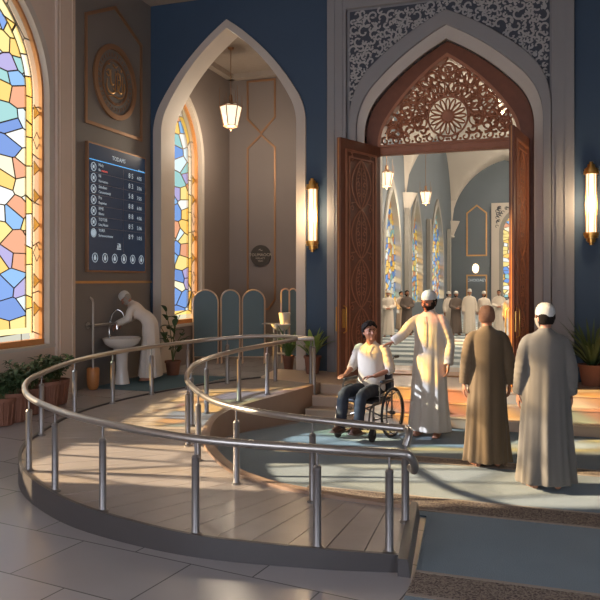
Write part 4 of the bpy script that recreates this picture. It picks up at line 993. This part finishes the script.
# ------------------------------------------------------------------ people
def RZm(yaw, pitch=0, roll=0):
    return Matrix.Rotation(yaw, 4, 'Z') @ Matrix.Rotation(pitch, 4, 'X') @ Matrix.Rotation(roll, 4, 'Y')
def headpt(d, k=1.0):
    x, y, z = d; e = 2.5 if z > 0 else 2.2; q = (abs(x) ** e + abs(y) ** e + abs(z) ** e) ** (-1 / e); p = Vector((x * .0775, y * .095, z * .112)) * k * q
    if z < 0:
        q = -z; p.x *= 1 - .26 * q ** 1.4
        if y > 0: p.y *= 1 - .45 * q
        else: p.y *= 1 - .08 * q
    if y < -0.5 and abs(z) < .35: p.y *= .97
    return p
def head(mb, c, Rm):
    Mx_ = Matrix.Translation(c) @ Rm
    mb.ell((0, 0, 0), (1, 1, 1), 24, 16, Mx_, fn=lambda d, p: headpt(d))
    mb.tube([(0, -.083, .022), (0, -.102, -.008), (0, -.112, -.026), (0, -.094, -.036)], [.009, .012, .017, .012], n=8, M=Mx_)
    mb.ell((0, -.082, .030), (.050, .016, .011), 12, 6, Mx_); mb.ell((0, -.086, -.060), (.026, .012, .007), 10, 6, Mx_); mb.ell((0, -.084, -.072), (.022, .012, .007), 10, 6, Mx_)
    mb.ell((0, -.072, -.098), (.026, .020, .018), 10, 6, Mx_)
    for s in (-1, 1):
        mb.ell((s * .077, .012, -.006), (.011, .020, .032), 10, 6, Mx_); mb.ell((s * .042, -.066, -.022), (.022, .018, .020), 10, 6, Mx_)
def eyes(c, Rm, par):
    m = MB()
    for s in (-1, 1): m.ell((s * .030, -.0835, .010), (.0145, .010, .008), 10, 6, Matrix.Translation(c) @ Rm)
    obj('eyes', m, M['eye'], par)
    m = MB()
    for s in (-1, 1): m.tube([(s * .014, -.097, .028), (s * .032, -.097, .034), (s * .052, -.083, .027)], [.004, .005, .003], n=6, M=Matrix.Translation(c) @ Rm)
    return m
def shell(c, Rm, k, cond, nz=0.0, N1=40, N2=26, off=(0, 0, 0), seed=0):
    m = MB(); g = {}; vs = []; fs = []
    def V(i, j):
        j %= N1
        if (i, j) not in g:
            ph = math.pi * i / N2 - math.pi / 2; th = 2 * math.pi * j / N1; d = (math.cos(ph) * math.cos(th), math.cos(ph) * math.sin(th), math.sin(ph))
            kk = k + (nz * noise.noise(Vector(d) * 7 + Vector((seed, 0, 0))) if nz else 0)
            g[(i, j)] = len(vs); vs.append(headpt(d, kk) + Vector(off))
        return g[(i, j)]
    for i in range(N2):
        for j in range(N1):
            ph = math.pi * (i + .5) / N2 - math.pi / 2; th = 2 * math.pi * (j + .5) / N1; d = (math.cos(ph) * math.cos(th), math.cos(ph) * math.sin(th), math.sin(ph))
            if cond(*d): fs.append((V(i, j), V(i, j + 1), V(i + 1, j + 1), V(i + 1, j)))
    m.add(vs, fs, Matrix.Translation(c) @ Rm); return m
def shell_obj(name, m, mt, par, th=0.010):
    o = obj(name, m, mt, par); s = o.modifiers.new('solidify', 'SOLIDIFY'); s.thickness = th; s.offset = 0; return o
def kufi(par, c, Rm, mt, h=.118):
    m = MB().lathe([(.079, .0), (.0825, .0), (.083, .03), (.078, .060), (.064, .088), (.040, .108), (.001, h)], n=28, close=False, sx=1.0, sy=1.2, M=Matrix.Translation(c) @ Rm @ Matrix.Translation((0, .004, .030)) @ Matrix.Rotation(R_(-6), 4, 'X'))
    shell_obj('cap', m, mt, par, .006)
def hand(mb, w, d, nrm, s=1.0, curl=0.5, side=1):
    d = Vector(d).normalized(); nrm = Vector(nrm); nrm = (nrm - d * nrm.dot(d)).normalized(); sd_ = d.cross(nrm) * side; w = Vector(w)
    mb.tube([w - d * .02, w + d * .02, w + d * .06, w + d * .092], [.026 * s, .034 * s, .041 * s, .036 * s], n=12, flat=.42, up=nrm)
    for k, (o, L) in enumerate(((.030, .070), (.010, .080), (-.010, .074), (-.029, .058))):
        p = w + d * .085 + sd_ * o * s; a = 0; P = [p]
        for q, f in enumerate((.45, .32, .26)):
            a += curl * (0.35, .75, .6)[q]; P.append(P[-1] + (d * math.cos(a) + nrm * math.sin(a)) * L * f * s)
        mb.tube(P, [.0095 * s, .009 * s, .0082 * s, .007 * s], n=8)
    p = w + d * .025 + sd_ * .03 * s; P = [p, p + (d * .6 + sd_ * .6 + nrm * .2) * .035, p + (d * .85 + sd_ * .55 + nrm * .4) * .058, p + (d * 1.0 + sd_ * .45 + nrm * .55) * .072]
    mb.tube(P, [.014, .0115, .010, .008], n=8)
def foot(mb, ank, yaw, bare=True):
    Mx_ = Matrix.Translation((ank[0], ank[1], 0)) @ Matrix.Rotation(yaw, 4, 'Z')
    mb.tube([(0, .05, .035), (0, .01, .05), (0, -.06, .036), (0, -.13, .024), (0, -.175, .018)], [.030, .040, .042, .044, .026], n=12, M=Mx_)
    mb.v = [(v[0], v[1], max(v[2], .004)) for v in mb.v]
    for k in range(5): mb.ell(((k - 2) * .017, -.178 + abs(k - 1) * .006, .014), (.010, .020, .010), 8, 6, Mx_)
def remesh(o, v, it=3):
    r = o.modifiers.new('remesh', 'REMESH'); r.mode = 'VOXEL'; r.voxel_size = v; r.use_smooth_shade = True
    s = o.modifiers.new('smooth', 'SMOOTH'); s.factor = .5; s.iterations = it
SH, EL, WR = (.185, .0, 1.43), (.235, .03, 1.14), (.255, -.03, .90)
def body(par, skin, hc, HR, arms, vox=.007, legs=True, chest=(0, 0, 1.30), pelvis=(0, 0, .95), neck=(0, .005, 1.47), legpts=None, bare=True, handspec=None):
    m = MB(); P, C_, Nk = Vector(pelvis), Vector(chest), Vector(neck)
    m.tube([P - Vector((0, 0, .06)), P, P.lerp(C_, .5), C_, C_.lerp(Nk, .5), Nk - Vector((0, 0, .03))], [.10, .15, .135, .155, .15, .07], n=16, flat=.7, up=(0, 1, 0))
    hcv = Vector(hc); m.tube([Nk - Vector((0, 0, .06)), Nk, Nk.lerp(hcv, .5), hcv + Vector((0, .012, -.02))], [.075, .058, .053, .055], n=14)
    head(m, hc, HR)
    for s, (sh, el, wr, hd, hn, cu) in zip((1, -1), arms):
        m.tube([Vector(sh).lerp(C_, .4), sh, Vector(sh).lerp(Vector(el), .5), el, Vector(el).lerp(Vector(wr), .4), wr], [.04, .030, .034, .036, .034, .026], n=12)
        hand(m, wr, hd, hn, 1.0, cu, side=s)
    if legpts:
        for L in legpts:
            hp, kn, an, yaw = L; m.tube([hp, Vector(hp).lerp(Vector(kn), .5), kn, Vector(kn).lerp(Vector(an), .35), an], [.085, .075, .055, .056, .038], n=12)
            if bare: foot(m, an, yaw)
    o = obj('body', m, skin, par); remesh(o, vox); return o
def robe(par, mt, arms, seed=0, vox=.011, hem=.07, name='robe', fold=1.0, spine=None, wide=1.0, neckz=1.49, sleeve=.056):
    m = MB(); rr = random.Random(seed); ph = [rr.uniform(0, 6.28) for _ in range(5)]
    prof_ = [(1.53, .056, .060), (1.512, .062, .066), (1.49, .092, .078), (1.462, .140, .092), (1.43, .180, .106), (1.38, .200, .120), (1.25, .202, .130), (1.12, .196, .130), (1.0, .203, .138), (.88, .212, .146), (.7, .222, .155), (.5, .232, .166), (.3, .246, .182), (.15, .258, .196), (hem, .266, .204), (hem - .004, .2, .15)]
    rings = []; N = 96
    full = [prof_[0]]
    for a, b in zip(prof_[:-1], prof_[1:]):
        k = max(1, int(abs(a[0] - b[0]) / .035))
        for i in range(1, k + 1): full.append(tuple(a[q] + (b[q] - a[q]) * i / k for q in range(3)))
    for (z, rx, ry) in full:
        t = min(1, max(0, (1.25 - z) / 1.15)); A = (.008 + .115 * t ** 1.0) * fold; off = (0, 0)
        if spine: off = spine(z)
        ring = []
        for j in range(N):
            th = 2 * math.pi * j / N
            f = 1 + A * (.5 * math.sin(9 * th + ph[0] + .6 * math.sin(z * 3 + ph[4])) + .35 * math.sin(14 * th + ph[1] - z * 1.2) + .4 * math.sin(5 * th + ph[2] + z) + .2 * math.sin(22 * th + ph[3]))
            f += .010 * fold * math.sin(th * 3 + z * 21 + ph[1]) * math.exp(-((z - 1.15) / .2) ** 2)
            p = Vector((rx * wide * f * math.cos(th), ry * f * math.sin(th), z))
            if spine: p = Vector((p.x + off[0], p.y + off[1], z if len(off) < 3 else off[2]))
            ring.append(p)
        rings.append(ring)
    m.loft(rings)
    for s, (sh, el, wr, *_r) in zip((1, -1), arms):
        S_, E_, W_ = Vector(sh), Vector(el), Vector(wr); P = catmull([S_ + Vector((-s * .085, 0, .008)), S_ + Vector((-s * .022, 0, -.022)), S_.lerp(E_, .5), E_, E_.lerp(W_, .5), W_], 8); L = len(P)
        rad = []
        for i in range(L):
            t = i / (L - 1); base = .050 + .016 * min(1, t * 4) if t < .25 else .066 + (sleeve - .066) * ((t - .25) / .75)
            rad.append(base * (1 + .05 * math.sin(i * 1.9 + ph[2]) * min(1, t * 2)))
        rad[0] = .05
        m.tube(P, rad, n=20)
    o = obj(name, m, mt, par); remesh(o, vox, 5); return o
def person(label, loc, rotz, H, robe_m, skin, arms=None, yaw=0, pitch=0, cap=True, beard=None, hair=None, bald=False, seed=0, vox=.007, rv=.011, cat='person', group=None, name='person', fold=1.0, wide=1.0, hem=.07, collar=False):
    p = thing(name, label, cat, loc, rotz, group, scale=H / 1.75)
    if arms is None:
        arms = [((.180, 0, 1.42), (.232, .03, 1.13), (.245, -.02, .90), (0, -.12, -1), (-1, 0, 0), .5), ((-.180, 0, 1.42), (-.232, .03, 1.13), (-.245, -.02, .90), (0, -.12, -1), (1, 0, 0), .5)]
    hc = (0, -.014, 1.622); HR = RZm(yaw, pitch)
    body(p, skin, hc, HR, arms, vox, legpts=[((.09, 0, .90), (.10, -.01, .5), (.11, .01, .09), .15), ((-.09, 0, .90), (-.10, -.01, .5), (-.11, .01, .09), -.15)])
    robe(p, robe_m, arms, seed, rv, fold=fold, wide=wide, hem=hem)
    br = eyes(hc, HR, p)
    hm = hair or M['hair']
    obj('eyebrows', br, hm, p)
    if beard: shell_obj('beard', shell(hc, HR, 1.055, lambda x, y, z: (z < -.30 and y < .15 and not (abs(x) < .22 and y < 0 and -.62 < z < -.42)) or (y < .10 and z < .05 and abs(x) > .86), .05, seed=seed), beard, p, .014)
    if cap:
        kufi(p, hc, HR, M['cap']); shell_obj('hair', shell(hc, HR, 1.045, lambda x, y, z: (z > -.45 and z < .5 and y > .12 and not abs(x) > .97) or (z > -.1 and z < .45 and y > -.12 and abs(x) > .6), .02, seed=seed), hm, p, .008)
    elif not bald:
        shell_obj('hair', shell(hc, HR, 1.05, lambda x, y, z: z > .15 + max(0, -y) * .62 or (y > .15 and z > -.42), .03, seed=seed), hm, p, .012)
    if collar:
        m = MB().lathe([(.064, 0), (.060, .035), (.056, .035), (.058, 0)], c=(0, .002, 1.515), n=24, close=False, sx=1.0, sy=1.0); shell_obj('collar', m, robe_m, p, .008)
        m = MB(); 
        for s in (-1, 1): m.tube([(s * .016, -.070, 1.482), (s * .017, -.100, 1.44), (s * .017, -.128, 1.36), (s * .017, -.138, 1.22), (s * .017, -.140, 1.08)], .0035, n=6)
        m.tube([(0, -.070, 1.482), (0, -.102, 1.44), (0, -.130, 1.36), (0, -.140, 1.22), (0, -.142, 1.06)], [.004] * 5, n=6)
        obj('placket', m, robe_m, p)
        m = MB()
        for z, y in ((1.44, -.108), (1.37, -.134), (1.30, -.142), (1.23, -.146), (1.16, -.147)): m.ell((0, y, z), (.006, .004, .006), 8, 5)
        obj('button', m, M['rose'], p)
    return p

# man in white with his hand on the seated man's shoulder
S = 1.80 / 1.75
rot = R_(-14); wx, wy = -1.45, 9.30
def to_local(P, loc, rz, s): return (Matrix.Rotation(-rz, 3, 'Z') @ (Vector(P) - Vector(loc))) / s
# wheelchair origin and sitter's left shoulder in world
CH = Vector((-2.19, 9.15, 0.014)); cr = R_(-13.3)
shw = CH + Matrix.Rotation(cr, 3, 'Z') @ Vector((.20, .03, 1.165))
HW_ = 1.84; S = HW_ / 1.75
tgt = to_local(shw, (wx, wy, 0.014), rot, S)
wr = tgt + Vector((.10, -.0, .028)); sh = Vector((-.185, 0, 1.42)); 
el = sh.lerp(wr, .5) + Vector((.0, -.03, -.045))
hd = (tgt - wr).normalized()
arms = [((.185, 0, 1.42), (.245, .03, 1.13), (.265, -.06, .88), (-.05, -.15, -1), (-1, -.3, 0), .7), (tuple(sh), tuple(el), tuple(wr), tuple(hd + Vector((0, 0, -.05))), (0, 0, -1), .55)]
person('bearded man in white thobe and knit cap resting a hand on the seated man', (wx, wy, 0.014), rot, HW_, M['thobe_white'], M['skin2'], arms, yaw=R_(-20), pitch=R_(8), beard=M['hair'], seed=4, vox=.0065, rv=.010, collar=True, wide=.96)
person('man in olive brown robe with cropped hair, seen from behind', (-0.63, 7.94, 0.016), R_(197), 1.72, M['thobe_brown'], M['skin'], None, yaw=R_(-8), cap=False, hair=M['hairb'], seed=8, wide=.93, rv=.010)
person('man in grey robe and white knit cap, seen from behind, furthest right and nearest', (-0.04, 7.28, 0.016), R_(193), 1.75, M['thobe_grey'], M['skin3'], None, yaw=R_(20), beard=M['hairg'], seed=15, wide=1.04, rv=.010)

# man washing at the sink (bends towards the wall)
def bend(p):   # bend the upper body forward (towards local -Y) above the waist
    z = p.z
    if z <= .95: return Vector((p.x, p.y, p.z))
    a = min(1, (z - .95) / .30) * R_(44); r = z - .95; R2 = Matrix.Rotation(a * .9, 3, 'X')
    q = R2 @ Vector((p.x, p.y, r)); return Vector((q.x, q.y, q.z + .95))
def bendmesh(root):
    for o in [c for c in COL.objects if c.parent == root and c.type == 'MESH']:
        for v in o.data.vertices: v.co = bend(v.co)
wp = person('stooping man in pale robe and cap washing his hands at the pedestal sink', (-6.55, 11.05, 0.262), R_(-72), 1.70, M['thobe_pale'], M['skin'],
       [((.185, 0, 1.42), (.21, -.16, 1.30), (.10, -.40, 1.36), (0, -1, -.15), (-.7, 0, -.7), .6), ((-.185, 0, 1.42), (-.21, -.16, 1.30), (-.10, -.40, 1.36), (0, -1, -.15), (.7, 0, -.7), .6)], yaw=0, pitch=R_(5), beard=M['hairg'], hair=M['hairg'], seed=21)
bendmesh(wp)

# seated man and wheelchair
wc = thing('wheelchair', 'manual wheelchair with spoked wheels carrying the seated man beside the steps', 'wheelchair', tuple(CH), cr)
def wheel(x, R0, name):
    m = MB(); n = 40; m.tube([(x, R0 * math.cos(2 * math.pi * i / n), R0 + R0 * math.sin(2 * math.pi * i / n)) for i in range(n)], .016, n=8, closed=True); o = obj(name, m, M['rubber'], wc)
    m = MB(); m.tube([(x, (R0 - .024) * math.cos(2 * math.pi * i / n), R0 + (R0 - .024) * math.sin(2 * math.pi * i / n)) for i in range(n)], .009, n=6, closed=True); obj('rim', m, M['chrome'], o)
    s = 1 if x > 0 else -1; m = MB(); m.tube([(x + s * .045, (R0 - .045) * math.cos(2 * math.pi * i / n), R0 + (R0 - .045) * math.sin(2 * math.pi * i / n)) for i in range(n)], .008, n=8, closed=True)
    for k in range(6):
        a = k * math.pi / 3; m.tube([(x, (R0 - .022) * math.cos(a), R0 + (R0 - .022) * math.sin(a)), (x + s * .045, (R0 - .045) * math.cos(a), R0 + (R0 - .045) * math.sin(a))], .004, n=5)
    obj('hand_rim', m, M['frame'], o)
    m = MB()
    for k in range(20):
        a = 2 * math.pi * k / 20; b_ = a + (.25 if k % 2 else -.25); m.tube([(x, .02 * math.cos(b_), R0 + .02 * math.sin(b_)), (x, (R0 - .026) * math.cos(a), R0 + (R0 - .026) * math.sin(a))], .0018, n=4)
    obj('spokes', m, M['steelpost'], o)
    m = MB().tube([(x - .03, 0, R0), (x + .035, 0, R0)], [.026, .022], n=14); obj('hub', m, M['frame'], o)
wheel(.31, .305, 'wheel'); wheel(-.31, .305, 'wheel')
def caster(x):
    m = MB(); y = -.42; R1 = .085; m.lathe([(R1 - .03, -.013), (R1, -.012), (R1, .012), (R1 - .03, .013)], n=24, close=False, M=Matrix.Translation((x, y, R1)) @ Matrix.Rotation(R_(90), 4, 'Y')); m.lathe([(0.001, -.008), (R1 - .028, -.008), (R1 - .028, .008), (.001, .008)], n=20, M=Matrix.Translation((x, y, R1)) @ Matrix.Rotation(R_(90), 4, 'Y'))
    o = obj('caster', m, M['rubber'], wc); m = MB()
    for s in (-1, 1): m.tube([(x + s * .022, y, R1), (x + s * .022, y + .03, .17), (x, y + .04, .2)], .008, n=6)
    m.tube([(x, y + .04, .19), (x, y + .04, .30)], .014, n=8); obj('caster_fork', m, M['frame'], o)
caster(.24); caster(-.24)
m = MB()
for s in (-1, 1):
    x = s * .23
    m.tube([(x, .16, .30), (x, .16, .95), (x, .27, .99)], .012, n=10); m.tube([(x, .16, .44), (x, -.36, .46), (x, -.46, .40), (x, -.52, .16)], .012, n=10)
    m.tube([(x, .16, .22), (x, -.38, .26)], .012, n=10); m.tube([(x, -.36, .46), (x, -.38, .24)], .012, n=10); m.tube([(x, .16, .30), (x, .16, .20)], .012, n=10); m.tube([(x, .0, .305), (x * 1.3, 0, .305)], .012, n=8); m.tube([(x, .0, .23), (x, .0, .45)], .011, n=8)
m.tube([(-.23, -.1, .25), (.23, -.15, .44)], .010, n=8); m.tube([(.23, -.1, .25), (-.23, -.15, .44)], .010, n=8); m.tube([(-.23, .16, .5), (.23, .16, .5)], .010, n=8)
obj('frame', m, M['frame'], wc)
obj('seat', MB().box((0, -.10, .465), (.45, .46, .045)), M['vinyl'], wc, bevel=.015); obj('backrest', MB().box((0, .165, .74), (.44, .035, .42)), M['vinyl'], wc, bevel=.014)
for s in (-1, 1):
    m = MB().tube([(s * .26, .14, .56), (s * .26, .13, .69), (s * .26, -.22, .69), (s * .26, -.26, .66), (s * .26, -.26, .46)], .011, n=8); o = obj('armrest', m, M['frame'], wc)
    obj('arm_pad', MB().box((s * .26, -.05, .712), (.052, .32, .028)), M['vinyl'], o, bevel=.01)
    obj('footplate', MB().box((s * .125, -.62, .125), (.17, .20, .014)), M['frame'], wc, bevel=.004)
    obj('push_handle', MB().tube([(s * .23, .24, .98), (s * .23, .35, .98)], .017, n=10), M['rubber'], wc)

sp_ = thing('seated_person', 'dark haired man in cream shirt and navy trousers sitting in the wheelchair', 'person', tuple(CH), cr)
hc = (0.0, -.02, 1.318); HR = RZm(R_(48), R_(-4), R_(-4))
arms = [((.185, .05, 1.095), (.285, .01, .845), (.15, -.20, .775), (-1, -.35, -.1), (-.1, -.2, -1), .7), ((-.185, .05, 1.095), (-.275, .02, .845), (-.262, -.19, .765), (0, -1, -.05), (0, 0, -1), .55)]
body(sp_, M['skin'], hc, HR, arms, .0065, chest=(0, .04, .95), pelvis=(0, .03, .58), neck=(0, .02, 1.165))
eb = eyes(hc, HR, sp_); obj('eyebrows', eb, M['hair'], sp_)
hm_ = MB(); rr = random.Random(4)
for k in range(420):
    u_, th_ = rr.uniform(-.55, 1), rr.uniform(0, 6.283); q_ = math.sqrt(1 - u_ * u_); d = (q_ * math.cos(th_), q_ * math.sin(th_), u_)
    if not (d[2] > .16 + max(0, -d[1]) * .62 or (d[1] > -.1 and d[2] > -.05 and abs(d[0]) > .5) or (d[1] > .12 and d[2] > -.5)): continue
    r_ = rr.uniform(.013, .021); c_ = headpt(d, 1.06 + rr.uniform(0, .07) + .06 * max(0, d[2])); hm_.ell(tuple(c_), (r_, r_, r_ * .9), 8, 6, Matrix.Translation(hc) @ HR)
o = obj('hair', hm_, M['hair'], sp_); remesh(o, .0065, 1)
m = MB()
m.tube([(0, .03, .49), (0, .03, .60), (0, .035, .75), (0, .04, .95), (0, .04, 1.06), (0, .035, 1.125), (0, .022, 1.175), (0, .018, 1.20)], [.17, .195, .182, .192, .188, .145, .078, .062], n=40, flat=.66, up=(0, 1, 0))
for s, (sh, el, wr, *_q) in zip((1, -1), arms):
    S_, E_ = Vector(sh), Vector(el); P = catmull([S_.lerp(Vector((0, .04, 1.08)), .4), S_, S_.lerp(E_, .5), E_ + (E_ - S_) * .04], 6); m.tube(P, [.050 + .014 * min(1, i / 8) + .003 * math.sin(i * 2.1) for i in range(len(P))], n=18)
    if s: # short forearm sleeve
        m.tube([E_ + (S_ - E_) * .2, E_, E_.lerp(Vector(wr), .22)], [.060, .060, .056], n=18)
for v in range(len(m.v)):
    x, y, z = m.v[v]; k = .010 * math.sin(z * 38 + x * 9) * math.exp(-((z - .72) / .14) ** 2); m.v[v] = (x * (1 + k), y * (1 + 2 * k), z)
o = obj('shirt', m, M['shirt'], sp_); remesh(o, .008, 2)
m = MB().tube([(0.0, -.075, 1.165), (0, -.100, 1.10), (0, -.115, 1.02)], .004, n=6)
for z, y in ((1.12, -.100), (1.06, -.116), (1.0, -.124)): m.ell((0, y, z), (.006, .004, .006), 8, 5)
obj('shirt_placket', m, M['rose'], sp_)
m = MB()
m.ell((0, .03, .565), (.19, .15, .10), 20, 12)
for s, kx, fy in ((1, .125, -.56), (-1, -.125, -.60)):
    P = catmull([(s * .09, .05, .565), (s * .105, -.2, .585), (kx, -.42, .575), (kx, -.50, .52), (kx * .95, -.53, .36), (kx * .93, fy, .165)], 6)
    m.tube(P, [.085 - .022 * (i / (len(P) - 1)) + .003 * math.sin(i * 1.7) for i in range(len(P))], n=18)
o = obj('trousers', m, M['jeans'], sp_); remesh(o, .009, 2)
for s, x, y in ((1, .118, -.57), (-1, -.118, -.61)):
    m = MB().tube([(x, y + .06, .175), (x, y + .01, .185), (x, y - .05, .172), (x, y - .12, .158), (x, y - .17, .152)], [.028, .042, .040, .038, .022], n=14); m.box((x, y - .055, .138), (.078, .235, .012))
    o = obj('shoe', m, M['shoe'], sp_); remesh(o, .006, 2)

# worshippers far inside the hall
BG = [(388, 25.4, 1.63, 'thobe_pale', 0, True, 'worshipper in pale robe and cap beside the left door leaf in the hall'),
      (407, 26.2, 1.62, 'thobe_dark', 12, False, 'worshipper in dark brown robe holding his hands together in the hall'),
      (448.5, 26.6, 1.56, 'thobe_pale', 40, True, 'worshipper in pale robe just right of the white robed man, in the hall'),
      (456, 26.2, 1.58, 'thobe_dark', 10, True, 'worshipper in dark vest colour robe and white cap in the far group'),
      (469.5, 26.0, 1.66, 'thobe_white', 0, True, 'tallest worshipper in cream robe, fourth from the right in the far group'),
      (484, 26.2, 1.58, 'thobe_pale', -14, True, 'worshipper in pale robe and cap directly above the brown robed man'),
      (499, 27.2, 1.62, 'thobe_white', -8, False, 'worshipper in white robe with dark hair behind the man in tan'),
      (511, 22.6, 1.62, 'thobe_tan', -25, False, 'worshipper in tan robe nearest the right door leaf in the hall')]
EX = [(401, 28.4, 1.55, 'thobe_tan', 30, False, 'worshipper in tan robe partly behind the one in dark brown'), ]
for i, (px, D, Hh, rb_, rz, cp_, lab) in enumerate(BG + EX):
    x, y = at(px, D)
    arms = [((.185, 0, 1.42), (.24, -.02, 1.15), (.06, -.20, 1.08), (-1, -.1, 0), (0, 0, -1), .5), ((-.185, 0, 1.42), (-.24, -.02, 1.15), (-.06, -.21, 1.05), (1, -.1, 0), (0, 0, -1), .5)] if i in (0, 1, 3, 6, 8) else None
    person(lab, (x, y, 0.012), R_(12 + rz), Hh, M[rb_], M[('skin', 'skin2', 'skin3')[i % 3]], arms, yaw=R_(rz * .6), cap=cp_, beard=M['hair'] if i % 2 else M['hairg'], seed=30 + i, vox=.016, rv=.022, wide=.95)
